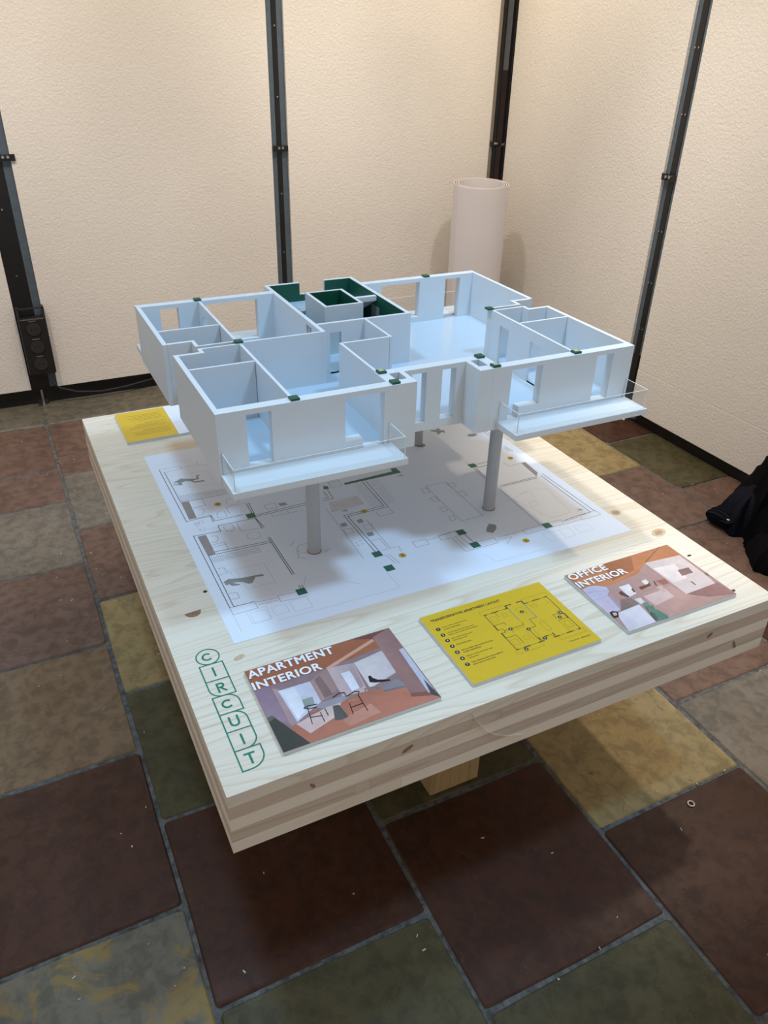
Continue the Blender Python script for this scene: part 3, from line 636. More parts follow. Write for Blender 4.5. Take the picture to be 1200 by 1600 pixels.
APARTMENT_PICTURE = [((150,125,128),[(0,1),(1,1),(1,0),(0,0)]),((168,104,76),[(0,1),(1,1),(0.869,0.785),(0.473,0.736),(0.006,0.745)]),((125,78,70),[(0.715,1),(1,1),(0.92,0.859),(0.85,0.918)]),((200,152,130),[(0.469,0.744),(0.85,0.923),(0.855,0.887),(0.484,0.714)]),((150,126,142),[(0.001,0.744),(0.131,0.732),(0.139,0.229),(0.006,0.38)]),((176,150,152),[(0.107,0.702),(0.142,0.663),(0.163,0.239),(0.107,0.23)]),((205,205,222),[(0.133,0.65),(0.336,0.645),(0.342,0.387),(0.15,0.253)]),((225,228,238),[(0.145,0.63),(0.234,0.629),(0.238,0.356),(0.162,0.277)]),((150,160,155),[(0.236,0.468),(0.303,0.469),(0.291,0.365),(0.227,0.353)]),((165,136,132),[(0.336,0.645),(0.473,0.736),(0.485,0.464),(0.334,0.381)]),((140,112,108),[(0.366,0.649),(0.41,0.68),(0.421,0.425),(0.364,0.406)]),((188,168,170),[(0.473,0.736),(0.647,0.697),(0.622,0.327),(0.465,0.362)]),((226,226,238),[(0.534,0.623),(0.593,0.621),(0.596,0.391),(0.536,0.385)]),((170,148,148),[(0.602,0.652),(0.636,0.65),(0.619,0.4),(0.588,0.385)]),((206,196,198),[(0.647,0.697),(0.856,0.74),(0.858,0.435),(0.646,0.347)]),((222,214,216),[(0.709,0.606),(0.766,0.594),(0.759,0.536),(0.702,0.549)]),((182,118,98),[(0.092,0.214),(0.322,0.3),(0.617,0.331),(0.821,0.267),(1,0.0),(0.159,0)]),((214,188,184),[(0.139,0.233),(0.46,0.343),(0.375,0.179),(0.187,0.094)]),((196,140,122),[(0.392,0.125),(0.593,0.188),(0.619,0.061),(0.407,0.031)]),((152,116,112),[(0.858,0.94),(1,1),(0.995,0.469),(0.952,0.053),(0.843,0.113),(0.857,0.714)]),((128,84,76),[(0.845,0.153),(0.95,0.111),(0.952,0.053),(0.841,0.109)]),((190,192,208),[(0.961,0.685),(0.994,0.689),(0.991,0.107),(0.948,0.09)]),((82,78,82),[(0.977,0.259),(0.998,0),(0.955,0.062)]),((142,136,142),[(0.72,0.321),(0.824,0.359),(0.85,0.295),(0.847,0.249),(0.78,0.252),(0.707,0.267)]),((116,110,116),[(0.709,0.281),(0.847,0.254),(0.834,0.235),(0.711,0.26)]),((35,30,32),[(0.677,0.49),(0.694,0.489),(0.696,0.458),(0.718,0.417),(0.788,0.376),(0.784,0.357),(0.697,0.391),(0.664,0.417)]),((150,120,105),[(0.61,0.371),(0.696,0.353),(0.695,0.307),(0.686,0.308),(0.686,0.341),(0.619,0.353),(0.609,0.313),(0.603,0.317)]),((148,144,154),[(0.281,0.35),(0.332,0.372),(0.466,0.366),(0.502,0.333),(0.447,0.302),(0.312,0.303)]),((86,88,84),[(0.382,0.294),(0.419,0.285),(0.433,0.13),(0.391,0.121),(0.35,0.138)]),((66,68,64),[(0,0.398),(0.034,0.404),(0.16,0),(0,0)]),((96,98,92),[(0,0.398),(0.034,0.404),(0.041,0.368),(0,0.344)]),((52,38,36),[(0.221,0.369),(0.246,0.379),(0.246,0.388),(0.221,0.378)]),((52,38,36),[(0.245,0.379),(0.303,0.365),(0.304,0.375),(0.247,0.388)]),((52,38,36),[(0.241,0.374),(0.219,0.179),(0.224,0.178),(0.246,0.374)]),((52,38,36),[(0.226,0.251),(0.296,0.226),(0.298,0.235),(0.228,0.26)]),((52,38,36),[(0.295,0.272),(0.29,0.16),(0.295,0.161),(0.3,0.274)]),((52,38,36),[(0.219,0.37),(0.24,0.343),(0.243,0.351),(0.223,0.378)]),((52,38,36),[(0.241,0.342),(0.294,0.335),(0.296,0.345),(0.242,0.352)]),((52,38,36),[(0.329,0.293),(0.327,0.212),(0.333,0.213),(0.334,0.295)]),((52,38,36),[(0.409,0.377),(0.457,0.404),(0.456,0.413),(0.408,0.387)]),((52,38,36),[(0.455,0.404),(0.487,0.387),(0.49,0.398),(0.458,0.414)]),((52,38,36),[(0.486,0.392),(0.484,0.358),(0.49,0.36),(0.491,0.393)]),((52,38,36),[(0.483,0.341),(0.549,0.366),(0.549,0.376),(0.483,0.351)]),((52,38,36),[(0.547,0.366),(0.571,0.349),(0.574,0.358),(0.55,0.376)]),((52,38,36),[(0.57,0.356),(0.552,0.318),(0.556,0.312),(0.574,0.351)]),((52,38,36),[(0.477,0.263),(0.462,0.135),(0.467,0.135),(0.483,0.263)]),((52,38,36),[(0.551,0.314),(0.551,0.12),(0.556,0.122),(0.557,0.316)]),((52,38,36),[(0.469,0.209),(0.55,0.211),(0.551,0.221),(0.471,0.218)]),((176,120,92),[(0.235,0.302),(0.295,0.28),(0.3,0.302),(0.24,0.324)]),((176,120,92),[(0.48,0.276),(0.538,0.26),(0.543,0.284),(0.484,0.299)])]
OFFICE_PICTURE = [((178,144,140),[(0,1),(1,1),(1,0),(0,0)]),((186,122,84),[(0,1),(1,1),(0.999,0.775),(0.662,0.822),(0.51,0.701),(0.223,0.664),(0.011,0.738)]),((160,100,70),[(0.363,1),(0.628,0.989),(0.523,0.77),(0.282,0.714)]),((120,84,70),[(0.913,1),(0.923,0.998),(0.671,0.825),(0.661,0.832)]),((214,196,192),[(0.66,0.823),(0.983,0.782),(0.969,0.297),(0.955,0.231),(0.665,0.217)]),((228,214,210),[(0.666,0.709),(0.861,0.677),(0.814,0.428),(0.687,0.42)]),((140,106,106),[(0.823,0.575),(0.925,0.565),(0.91,0.472),(0.8,0.473)]),((184,146,138),[(0.339,0.429),(0.639,0.393),(0.665,0.217),(0.981,0.229),(1,0),(0.347,0.0),(0.336,0.333)]),((206,180,176),[(0.361,0.372),(0.57,0.379),(0.565,0.239),(0.366,0.202)]),((150,110,108),[(0.665,0.217),(0.981,0.229),(1,0),(0.787,0.088)]),((200,170,164),[(0.521,0.44),(0.576,0.433),(0.555,0.345),(0.526,0.335)]),((232,226,228),[(0.273,0.602),(0.366,0.6),(0.34,0.442),(0.263,0.422)]),((230,224,224),[(0.476,0.588),(0.521,0.588),(0.512,0.49),(0.464,0.477)]),((110,70,58),[(0.407,0.514),(0.513,0.519),(0.508,0.483),(0.399,0.467)]),((150,96,86),[(0.572,0.519),(0.659,0.514),(0.644,0.433),(0.594,0.437)]),((96,66,58),[(0.229,0.529),(0.257,0.54),(0.269,0.432),(0.254,0.419),(0.221,0.492)]),((100,70,60),[(0.34,0.523),(0.36,0.528),(0.346,0.467),(0.328,0.462)]),((112,76,66),[(0.507,0.532),(0.522,0.528),(0.499,0.483),(0.486,0.486)]),((112,76,66),[(0.554,0.531),(0.567,0.528),(0.545,0.454),(0.532,0.456)]),((194,190,214),[(0.01,0.724),(0.069,0.741),(0.13,0.724),(0.19,0.656),(0.18,0.59),(0.125,0.532),(0,0.527)]),((170,168,196),[(0.025,0.663),(0.178,0.611),(0.174,0.6),(0.021,0.648)]),((170,168,196),[(0.017,0.611),(0.16,0.575),(0.154,0.564),(0.013,0.597)]),((190,180,202),[(0,0.525),(0.13,0.529),(0.112,0.3),(0,0.278)]),((168,158,176),[(0.13,0.529),(0.152,0.531),(0.128,0.304),(0.105,0.297)]),((128,110,106),[(0.184,0.432),(0.27,0.409),(0.273,0.29),(0.1,0.282)]),((214,210,220),[(0.051,0.268),(0.266,0.289),(0.241,0.005),(0,0)]),((226,220,226),[(0.275,0.372),(0.331,0.369),(0.321,0.286),(0.281,0.28)]),((60,66,60),[(0.292,0.264),(0.302,0.19),(0.278,0.046),(0.243,0.012),(0.256,0.086)]),((92,138,122),[(0.299,0.293),(0.344,0.288),(0.332,0.238),(0.286,0.221)]),((84,128,114),[(0.295,0.235),(0.349,0.219),(0.329,0.145),(0.268,0.137)]),((88,134,120),[(0.275,0.127),(0.345,0.148),(0.365,0.028),(0.349,0),(0.243,0.012)]),((70,104,94),[(0.275,0.127),(0.3,0.132),(0.277,0.033),(0.243,0.012)]),((52,42,42),[(0.012,0.31),(0.044,0.318),(0.075,0.285),(0.045,0.219),(0.002,0.221)]),((190,180,190),[(0.033,0.296),(0.058,0.28),(0.045,0.246),(0.02,0.251)]),((120,90,86),[(0.804,0.359),(0.816,0.36),(0.813,0.294),(0.803,0.291)]),((130,110,112),[(0.972,0.41),(1,0.413),(0.998,0.363),(0.975,0.359)])]
mmz = lambda pts: [(x/1000.0, y/1000.0) for x, y in pts]
sh = thing('plan_sheet', 'large white printed floor plan sheet lying under the raised model', 'drawing', (0.6, 0.76, TZ))
a = -0.0029
rot2 = lambda x, y: (math.cos(a)*x-math.sin(a)*y, math.sin(a)*x+math.cos(a)*y)
ZS = TZ+0.0008
MB().prism([rot2(*q) for q in [(0.1137,0.3366),(1.0954,0.3366),(1.0954,1.1840),(0.1137,1.1840)]], TZ+0.0002, ZS).build('paper', 'paper', sh)
b = MB()
for (x0, x1, y0, y1) in [(0.300,0.480,0.462,0.762),(0.500,0.912,0.520,0.765),(0.62,0.912,0.79,1.08),(0.156,0.278,0.47,0.60)]:
    x = x0
    while x < x1: b.stroke([(x,y0),(x,y1)], 0.0004, ZS+0.0001); x += 0.0088
b.build('floorboard_lines', 'ink_board', sh)['kind'] = 'stuff'
def lines(name, data, w, z, mat):
    b = MB()
    for k, l in enumerate(data): b.stroke(mmz(l), w, z+k*1.5e-6)
    return b
lines('f', PLAN_FAINT, 0.0008, ZS+0.00012, 0).build('faint_lines', 'ink_faint', sh)['kind'] = 'stuff'
b = lines('t', PLAN_LINES, 0.0009, ZS+0.00014, 0)
for cx, cy, r in PLAN_CIRCLES: b.stroke(circle(cx/1000, cy/1000, r/1000, 24), 0.0007, ZS+0.00014)
b.build('thin_lines', 'ink_mid', sh)['kind'] = 'stuff'
b = MB()
for (q, n) in PLAN_TICKS:
    q = mmz(q)
    for i in range(n+1):
        t = i/n; j = 0.12*((i*7) % 5)/5
        A = (q[0][0]+(q[1][0]-q[0][0])*t, q[0][1]+(q[1][1]-q[0][1])*t); B = (q[2][0]+(q[3][0]-q[2][0])*t, q[2][1]+(q[3][1]-q[2][1])*t)
        A = (A[0]+(B[0]-A[0])*j, A[1]+(B[1]-A[1])*j)
        b.stroke([A, B], 0.0007, ZS+0.00015)
for (px, py) in PLAN_PLANTS:
    for i in range(14):
        an = i*2.4; r = 0.004+0.006*((i*5) % 7)/7
        b.stroke([(px/1000, py/1000), (px/1000+r*1.2*math.cos(an), py/1000+r*math.sin(an))], 0.0006, ZS+0.00015)
b.build('hatching', 'ink_mid', sh)['kind'] = 'stuff'
lines('w', PLAN_WALLS, 0.0016, ZS+0.00016, 0).build('wall_lines', 'ink_dark', sh)['kind'] = 'stuff'
for kind, pts in PLAN_FILLS:
    nm = {'brown':'service_shaft','green':'green_wall','pale':'rug','grey':'appliance','figure':'figure_print'}[kind]
    MB().flat(mmz(pts), ZS+0.00018).build(nm, 'ink_'+kind, sh)
for (cx, cy) in [(.2905,.4365),(.4955,.4955),(.4965,.4360),(.7165,.4955),(.7185,.4360),(.9225,.4360),(.2880,.7700),(.9200,.7725)]:
    MB().flat([(cx-.0105,cy-.0105),(cx+.0105,cy-.0105),(cx+.0105,cy+.0105),(cx-.0105,cy+.0105)], ZS+0.0002).build('column_square', 'ink_green', sh)
for (q, t) in PLAN_DOTS:
    x, y = q[0]/1000, q[1]/1000
    dt = MB().flat(circle(x, y, 0.0085, 24)[:-1], ZS+0.0002).build('marker_dot', 'dot_yellow', sh)
    text_mesh('numeral', t, x, y, ZS+0.0003, 'ink_black', dt, height=0.0078, fat=0.0002, cx=True)

# ------------------------------------------------------------------ picture boards
BT = 0.008
def board(name, label, x0, y0, w, h):
    t = thing(name, label, 'display board', (x0+w/2, y0+h/2, TZ), 'boards lying on the table')
    MB().box(x0, x0+w, y0, y0+h, TZ+0.0002, TZ+BT).build('acrylic_plate', 'plate', t, bevel=0.0004)
    return t
def picture(parent, data, x0, y0, w, h, z):
    me = bpy.data.meshes.new('picture'); vs, fs, cs = [], [], []
    for k, (col, pts) in enumerate(data):
        q = []
        for p in pts:
            if not q or math.hypot(p[0]-q[-1][0], p[1]-q[-1][1]) > 1e-4: q.append(p)
        if len(q) < 3: continue
        ar = sum(q[i][0]*q[(i+1)%len(q)][1]-q[(i+1)%len(q)][0]*q[i][1] for i in range(len(q)))
        if ar < 0: q = q[::-1]
        n = len(vs); o = ORG[parent.name]
        vs += [(x0+u*w-o[0], y0+v*h-o[1], z+k*1.2e-5-o[2]) for u, v in q]
        fs.append(tuple(range(n, n+len(q)))); cs.append(s2l(col))
    me.from_pydata(vs, [], fs); me.update()
    at = me.color_attributes.new('print_colour', 'FLOAT_COLOR', 'CORNER')
    for pl in me.polygons:
        for li in pl.loop_indices:
            v = me.vertices[me.loops[li].vertex_index].co
            g = 1+0.13*math.sin(v.x*41+v.y*23+pl.index*1.7)
            at.data[li].color = (*[c*g for c in cs[pl.index]], 1)
    me.materials.append(M['print'])
    return link('picture', me, parent, ORG[parent.name])
ZB = TZ+BT+0.0002
ba = board('picture_board', 'board with an apartment interior picture next to the green logo', 0.1065, 0.0395, 0.294, 0.2075)
picture(ba, [((150,125,128), [(0,0),(1,0),(1,1),(0,1)])]+APARTMENT_PICTURE, 0.1065, 0.0395, 0.294, 0.2075, ZB)
text_mesh('title', 'APARTMENT', 0.1090, 0.2235, ZB+0.0013, 'ink_white', ba, width=0.166, height=0.0195, fat=0.0008, spacing=1.06)
text_mesh('title', 'INTERIOR', 0.1085, 0.1925, ZB+0.0013, 'ink_white', ba, width=0.129, height=0.0190, fat=0.0008, spacing=1.06)

by = board('layout_board', 'yellow board with a small apartment layout and numbered list between the pictures', 0.469, 0.0425, 0.2915, 0.2055)
MB().box(0.469, 0.7605, 0.0425, 0.248, ZB-0.0001, ZB+0.0003).build('yellow_print', 'yellow_print', by)
ZT = ZB+0.0005
text_mesh('title', 'TRANSFORMATIVE APARTMENT LAYOUT', 0.4845, 0.2255, ZT, 'ink_black', by, width=0.163, height=0.0066, fat=0.00022, spacing=1.04)
rows = [(0.2013,['Core with potential for up','to four entrances'],0.056),(0.1826,['Load bearing columns and','beams for internal flexibility'],0.060),(0.1650,['Non-load bearing unit','dividing walls'],0.047),(0.1472,['Pod bathrooms'],0.032),
        (0.1284,['Service shaft with external access','to ease maintenance'],0.070),(0.1097,['Bolted on balconies for easy','replacement'],0.058),(0.0919,['Over dimensioned service shaft to','serve one or more units'],0.069)]
for i, (y, txt, wd) in enumerate(rows):
    d_ = MB().flat(circle(0.4862, y, 0.0047, 20)[:-1], ZT).build('bullet', 'ink_black', by)
    text_mesh('numeral', str(i+1), 0.4862, y, ZT+0.0001, 'ink_white', d_, height=0.0042, fat=0.0002, cx=True)
    for k, s in enumerate(txt):
        text_mesh('caption', s, 0.4965, y-0.0015-0.0062*k+(0.001 if len(txt) > 1 else 0), ZT, 'ink_black', by, width=wd*(1.0 if k == 0 else min(1.1, len(s)/len(txt[0]))), height=0.0044)

# ------------------------------------------------------------------ white apartment model
ROT = -0.00635
md = thing('apartment_model', 'white apartment floor model with green columns raised on grey posts', 'model', (0, 0, 0))
ORG[md.name] = (0, 0, 0)
md.location = (0, 0, TZ); md.rotation_euler = (0, 0, ROT)
Z0, ZF, ZW = 0.296, 0.312, 0.4345
WN = 0
def wall(ax, a0, a1, b0, b1, opens=(), z0=Z0, z1=ZW, mat='white', name='wall', parent=None):
    """ax 0: runs along x from a0 to a1 with y in b0..b1; ax 1: runs along y. opens: (from, to, zlo, zhi)"""
    global WN
    WN += 1
    e = (WN % 40)*1.1e-5; a0 += e; a1 -= e; b0 += e; b1 -= e; z1 -= e; z0 += e
    bld = MB()
    def bx(p, q, zl, zh):
        if q-p < 1e-5 or zh-zl < 1e-5: return
        if ax == 0: bld.box(p, q, b0, b1, zl, zh)
        else: bld.box(b0, b1, p, q, zl, zh)
    cur = a0
    for (p, q, zl, zh) in sorted(opens):
        bx(cur, p, z0, z1); bx(p, q, z0, zl); bx(p, q, zh, z1); cur = q
    bx(cur, a1, z0, z1)
    return bld.build(name, mat, parent or md)
WT = 0.4245
# floor slab of the flat
FP = [(.150,.452),(.526,.452),(.526,.500),(.690,.500),(.690,.452),(1.066,.452),(1.066,.737),(1.010,.737),(1.010,.822),(1.066,.822),(1.066,1.100),(.150,1.100),(.150,.822),(.204,.822),(.204,.737),(.150,.737)]
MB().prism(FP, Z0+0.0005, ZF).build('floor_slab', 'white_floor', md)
# outer walls, front
wall(0, .140, .503, .430, .452, [(.195,.242,.319,WT),(.386,.423,.335,WT),(.423,.468,.313,WT)])
wall(0, .711, 1.076, .430, .452, [(.757,.784,.313,WT),(.784,.834,.338,WT),(.976,1.021,.319,WT)])
wall(0, .526, .688, .487, .509, [(.556,.590,.315,WT),(.626,.659,.315,WT)])
# service shafts beside the recess
wall(0, .503, .537, .430, .452); wall(1, .452, .509, .481, .5035); wall(1, .452, .509, .526, .537); wall(0, .5035, .526, .487, .509)
wall(0, .680, .711, .430, .452); wall(1, .452, .509, .7105, .733); wall(1, .452, .509, .680, .691); wall(0, .691, .7105, .487, .509)
# outer walls, sides and notches
wall(1, .452, .747, .140, .150); wall(1, .452, .747, 1.066, 1.076)
wall(1, .815, 1.122, .134, .144); wall(1, .815, 1.114, 1.066, 1.076)
wall(0, .150, .204, .738, .747); wall(0, .144, .203, .815, .824)
wall(1, .747, .767, .195, .204); wall(1, .783, .815, .195, .203)
wall(0, 1.010, 1.066, .738, .747); wall(0, 1.010, 1.066, .811, .820)
wall(1, .747, .767, 1.010, 1.018); wall(1, .783, .811, 1.010, 1.018)
wall(0, .195, .286, .7625, .7685); wall(0, .195, .286, .7815, .7875)
wall(0, .9295, 1.018, .7625, .7685); wall(0, .9295, 1.018, .7815, .7875)
# rear walls
wall(0, .144, .478, 1.099, 1.122, [(.188,.233,.330,WT),(.300,.433,.324,WT)])
wall(0, .727, 1.066, 1.091, 1.114, [(.779,.897,.328,WT),(.978,1.026,.311,WT)])
# inner walls
wall(0, .150, .284, .6525, .659); wall(0, .144, .281, .904, .911)
wall(1, .4525, .7775, .2845, .2915, [(.468,.505,ZF,.408),(.675,.705,ZF,.408)])
wall(1, .7775, 1.099, .2815, .2885, [(1.02,1.06,ZF,.408)])
wall(0, .2915, .4835, .7705, .7775)
wall(1, .509, .691, .4835, .4905); wall(0, .4905, .603, .684, .691)
wall(1, .684, .820, .603, .610)
wall(1, .4525, .7875, .9225, .9295, [(.558,.600,ZF,.409),(.688,.726,ZF,.408)])
wall(0, .9295, 1.066, .6545, .661)
# stair core, green inside
cr = wall(1, .7705, 1.165, .476, .486, [(.834,.866,ZF,.424)], name='core_wall')
wall(1, .820, 1.165, .717, .727, name='core_wall'); wall(0, .486, .717, .820, .829, [(.517,.545,ZF,.412)], name='core_wall')
wall(0, .476, .571, 1.165, 1.176, name='core_wall'); wall(0, .643, .727, 1.165, 1.176, name='core_wall'); wall(0, .571, .643, 1.165, 1.176, z1=.404, name='core_wall')
def lining(*bx): MB().box(*bx).build('green_lining', 'green', md)
lining(.4862, .4875, .868, 1.1635, ZF, ZW-.0005); lining(.4862, .571, 1.1635, 1.1648, ZF, ZW-.0005); lining(.643, .7168, 1.1635, 1.1648, ZF, ZW-.0005); lining(.571, .643, 1.1635, 1.1648, ZF, .4035)
lining(.7155, .7168, .8305, 1.1635, ZF, ZW-.0005); lining(.5452, .7155, .8292, .8305, ZF, ZW-.0005); lining(.4862, .5168, .8292, .8305, ZF, ZW-.0005)
MB().box(.7145, .7153, .970, 1.016, ZF+.02, .405).build('core_reflection', 'greyboard', md)  # grey patch painting an acrylic reflection on the green core wall
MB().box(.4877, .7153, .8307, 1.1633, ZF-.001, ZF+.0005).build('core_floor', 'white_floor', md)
lift = wall(1, .940, 1.075, .553, .561, name='lift_wall'); wall(1, .940, 1.075, .648, .656, name='lift_wall'); wall(0, .561, .648, .940, .948, name='lift_wall'); wall(0, .561, .648, 1.067, 1.075, name='lift_wall')
lining(.5612, .5622, .9482, 1.0668, ZF, ZW-.0005); lining(.6468, .6478, .9482, 1.0668, ZF, ZW-.0005); lining(.5622, .6468, .9482, .9492, ZF, ZW-.0005); lining(.5622, .6468, 1.0658, 1.0668, ZF, ZW-.0005)
MB().box(.562, .647, .949, 1.066, ZF-.001, ZF+.0008).build('lift_floor', 'green', md)
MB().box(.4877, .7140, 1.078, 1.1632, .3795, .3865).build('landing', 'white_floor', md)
for i in range(7):
    y = 1.072-i*.0125; z = .3925+i*.0068
    MB().box(.6575, .7135, y-.0125, y-.0002, z-.012, z).build('stair_step', 'white', md)
for i in range(7):
    y = 1.072-i*.0145; z = .3795-i*.0085
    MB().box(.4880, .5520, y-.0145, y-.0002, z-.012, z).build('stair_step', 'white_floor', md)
# green column heads
for i, (cx, cy) in enumerate([(.2895,.4405),(.4925,.4985),(.4935,.4405),(.7195,.4985),(.7215,.4405),(.9255,.4420),(.2865,.7745),(.2830,1.1090),(.9200,.7760),(.9190,1.1010)]):
    c_ = MB().box(cx-.0085, cx+.0085, cy-.0085, cy+.0085, ZW, ZW+.0045).build('column', 'green', md, bevel=.0006)
    if i in (1, 4, 5): MB().box(cx-.005, cx+.006, cy-.004, cy+.007, ZW+.0045, ZW+.0051).build('bare_patch', 'green_pale', c_)
# balconies with clear railings
def balcony(x0, x1, y0, y1, front, railing=True):
    s = MB().box(x0, x1, y0, y1, .3015, .3150).build('balcony_slab', 'white', md, bevel=.0008)
    if not railing: return
    ye = y0 if front else y1
    yi = ye+.0045 if front else ye-.0045
    yw = y1 if front else y0
    zr0, zr1 = .3152, .3590
    def rail(a, b_, c_, d):
        MB().box(a, b_, c_, d, zr0, zr1-.0006).build('railing_panel', 'acrylic', s)
        MB().box(a, b_, c_, d, zr1-.0006, zr1).build('railing_edge', 'acrylic_edge', s)
    t = .0013
    rail(x0+.006, x1-.006, min(yi,yi+t), max(yi,yi+t))
    for xx in (x0+.0045, x1-.0045-t):
        lo, hi = sorted((yi+(t*1.5 if front else -t*.5), yw+(-.0005 if front else .0005)))
        rail(xx, xx+t, lo, hi)
    for xx in (x0+.0045, x1-.0045-t):
        MB().box(xx, xx+t, yi-.0002, yi+t, zr0, zr1).build('railing_edge', 'acrylic_edge', s)
        MB().box(xx, xx+t, yw+(-.0016 if front else .0004), yw+(-.0004 if front else .0016), zr0, zr1).build('railing_edge', 'acrylic_edge', s)
balcony(.141, .484, .3555, .4298, True); balcony(.730, 1.0745, .3555, .4298, True)
balcony(.135, .470, 1.1225, 1.192, False, False); balcony(.732, 1.075, 1.1145, 1.185, False)
# supporting posts
for (cx, cy) in [(.368,.569),(.834,.569),(.839,.957),(.372,.957)]:
    ps = MB().lathe([(.0150,.0011),(.0150,Z0+.0004)], cx, cy, 32).build('post', 'postgrey', md, smooth=True)
    MB().lathe([(.0162,.0010),(.0162,.0022),(.0150,.0024)], cx, cy, 32).build('post_ring', 'knot', ps, smooth=True)

# little layout on the yellow board, drawn from the same flat
def lay(p): return (0.5925+(p[0]-.137)*(0.152/.94), 0.0865+(p[1]-.43)*(0.1135/.690))
b = MB()
for l, w in [([(.14,.43),(.14,.747)],1),([(.134,.815),(.134,1.12)],1),([(1.076,.43),(1.076,.747)],1),([(1.076,.815),(1.076,1.114)],1),([(.14,.43),(.537,.43),(.537,.487),(.68,.487),(.68,.43),(1.076,.43)],.5),([(.134,1.12),(.476,1.12)],.5),([(.727,1.114),(1.076,1.114)],.5),
             ([(.14,.747),(.2,.747),(.2,.775),(.288,.775),(.488,.775),(.488,.83)],.8),([(.134,.815),(.2,.815),(.2,.775)],.6),([(.14,.655),(.285,.655)],.7),([(.134,.905),(.285,.905)],.7),([(.288,.50),(.288,.655)],.7),([(.288,.70),(.288,.775)],.6),([(.285,.86),(.285,.905)],.7),([(.285,1.02),(.285,1.12)],.6),
             ([(.488,.47),(.488,.69),(.605,.69),(.605,.83)],.8),([(.925,.775),(1.01,.775),(1.01,.747),(1.076,.747)],.8),([(.925,.665),(1.076,.665)],.8),([(.925,.70),(.925,.775)],.7),([(.925,.45),(.925,.665)],.3),([(1.01,.775),(1.01,.815),(1.076,.815)],.5)]:
    b.stroke([lay(p) for p in l], 0.0012*w, ZT)
b.build('layout_walls', 'ink_black', by)
b = MB()
for l in [[(.14,.66),(.14,.75)],[(.134,.815),(.134,.905)],[(.25,.43),(.33,.43)],[(.46,.43),(.53,.43)],[(.14,.43),(.165,.43)],[(.69,.43),(.76,.43)],[(.88,.43),(.96,.43)],[(1.05,.43),(1.076,.43)],[(.134,1.12),(.17,1.12)],[(.24,1.12),(.33,1.12)],[(.44,1.12),(.476,1.12),(.476,1.17),(.56,1.17)],[(.65,1.17),(.727,1.17),(.727,1.11),(.77,1.11)],[(.86,1.114),(.96,1.114)],[(1.04,1.114),(1.076,1.114)],[(.505,.45),(.505,.50)],[(.71,.45),(.71,.50)],[(.59,.487),(.63,.487)],[(1.07,.66),(1.07,.75)]]:
    b.stroke([lay(p) for p in l], 0.0022, ZT+0.00005)
b.build('layout_columns', 'ink_black', by)
b = MB()
for l in [[(.484,1.16),(.484,.87)],[(.719,1.16),(.719,.83),(.60,.83)]]: b.stroke([lay(p) for p in l], 0.0016, ZT+0.00005)
b.build('layout_core', 'ink_blue', by)
b = MB()
for l in [[(.555,.94),(.655,.94),(.655,1.07),(.555,1.07),(.555,.94)],[(.100,1.12),(.100,1.195),(.476,1.195)],[(.74,1.195),(1.11,1.195),(1.11,1.114)],[(.11,.43),(.11,.36),(.49,.36),(.49,.41)],[(.73,.42),(.73,.36),(1.11,.36),(1.11,.44)],
          [(.17,.50),(.25,.50),(.25,.60),(.17,.60),(.17,.50)],[(.165,.96),(.245,.96),(.245,1.06),(.165,1.06),(.165,.96)],[(.345,.53),(.41,.53),(.41,.60),(.345,.60),(.345,.53)],[(.34,.99),(.40,.99),(.40,1.05),(.34,1.05),(.34,.99)],
          [(.68,.56),(.75,.56),(.75,.73),(.68,.73),(.68,.56)],[(.96,.50),(1.04,.50),(1.04,.62),(.96,.62),(.96,.50)],[(.78,1.0),(.85,1.0),(.85,1.05),(.78,1.05),(.78,1.0)],[(.98,1.0),(1.03,1.0),(1.03,1.05)],[(.44,.49),(.44,.69)],[(.30,.74),(.47,.74)],[(.54,.51),(.54,.66)]]:
    b.stroke([lay(p) for p in l], 0.0005, ZT+0.00002)
b.build('layout_furniture', 'ink_ochre', by)
for (q, t) in [((.605,.99),'1'),((.288,.775),'3'),((.488,.68),'2'),((.57,.46),'7'),((.25,.395),'6'),((.98,.71),'4'),((1.045,.78),'5')]:
    x, y = lay(q)
    d_ = MB().flat(circle(x, y, 0.0042, 18)[:-1], ZT+0.0001).build('bullet', 'ink_black', by)
    text_mesh('numeral', t, x, y, ZT+0.0002, 'ink_white', d_, height=0.0038, fat=0.0002, cx=True)
MB().flat([(0.6990,0.0622),(0.7016,0.0622),(0.7016,0.0648),(0.6990,0.0648)], ZT).build('legend_key', 'ink_blue', by)
MB().flat([(0.7290,0.0614),(0.7320,0.0614),(0.7320,0.0644),(0.7290,0.0644)], ZT).build('legend_key', 'ink_black', by)
text_mesh('caption', 'Structural', 0.7035, 0.0618, ZT, 'ink_black', by, height=0.0036); text_mesh('caption', 'Flexible', 0.7340, 0.0612, ZT, 'ink_black', by, height=0.0036)

bo = board('picture_board', 'board with an office interior picture at the right end of the table', 0.826, 0.0375, 0.294, 0.206)
picture(bo, [((178,144,140), [(0,0),(1,0),(1,1),(0,1)])]+OFFICE_PICTURE, 0.826, 0.0375, 0.294, 0.206, ZB)
text_mesh('title', 'OFFICE', 0.8285, 0.2215, ZB+0.0013, 'ink_white', bo, width=0.100, height=0.0195, fat=0.0008, spacing=1.06)
text_mesh('title', 'INTERIOR', 0.8285, 0.1930, ZB+0.0013, 'ink_white', bo, width=0.131, height=0.0190, fat=0.0008, spacing=1.06)

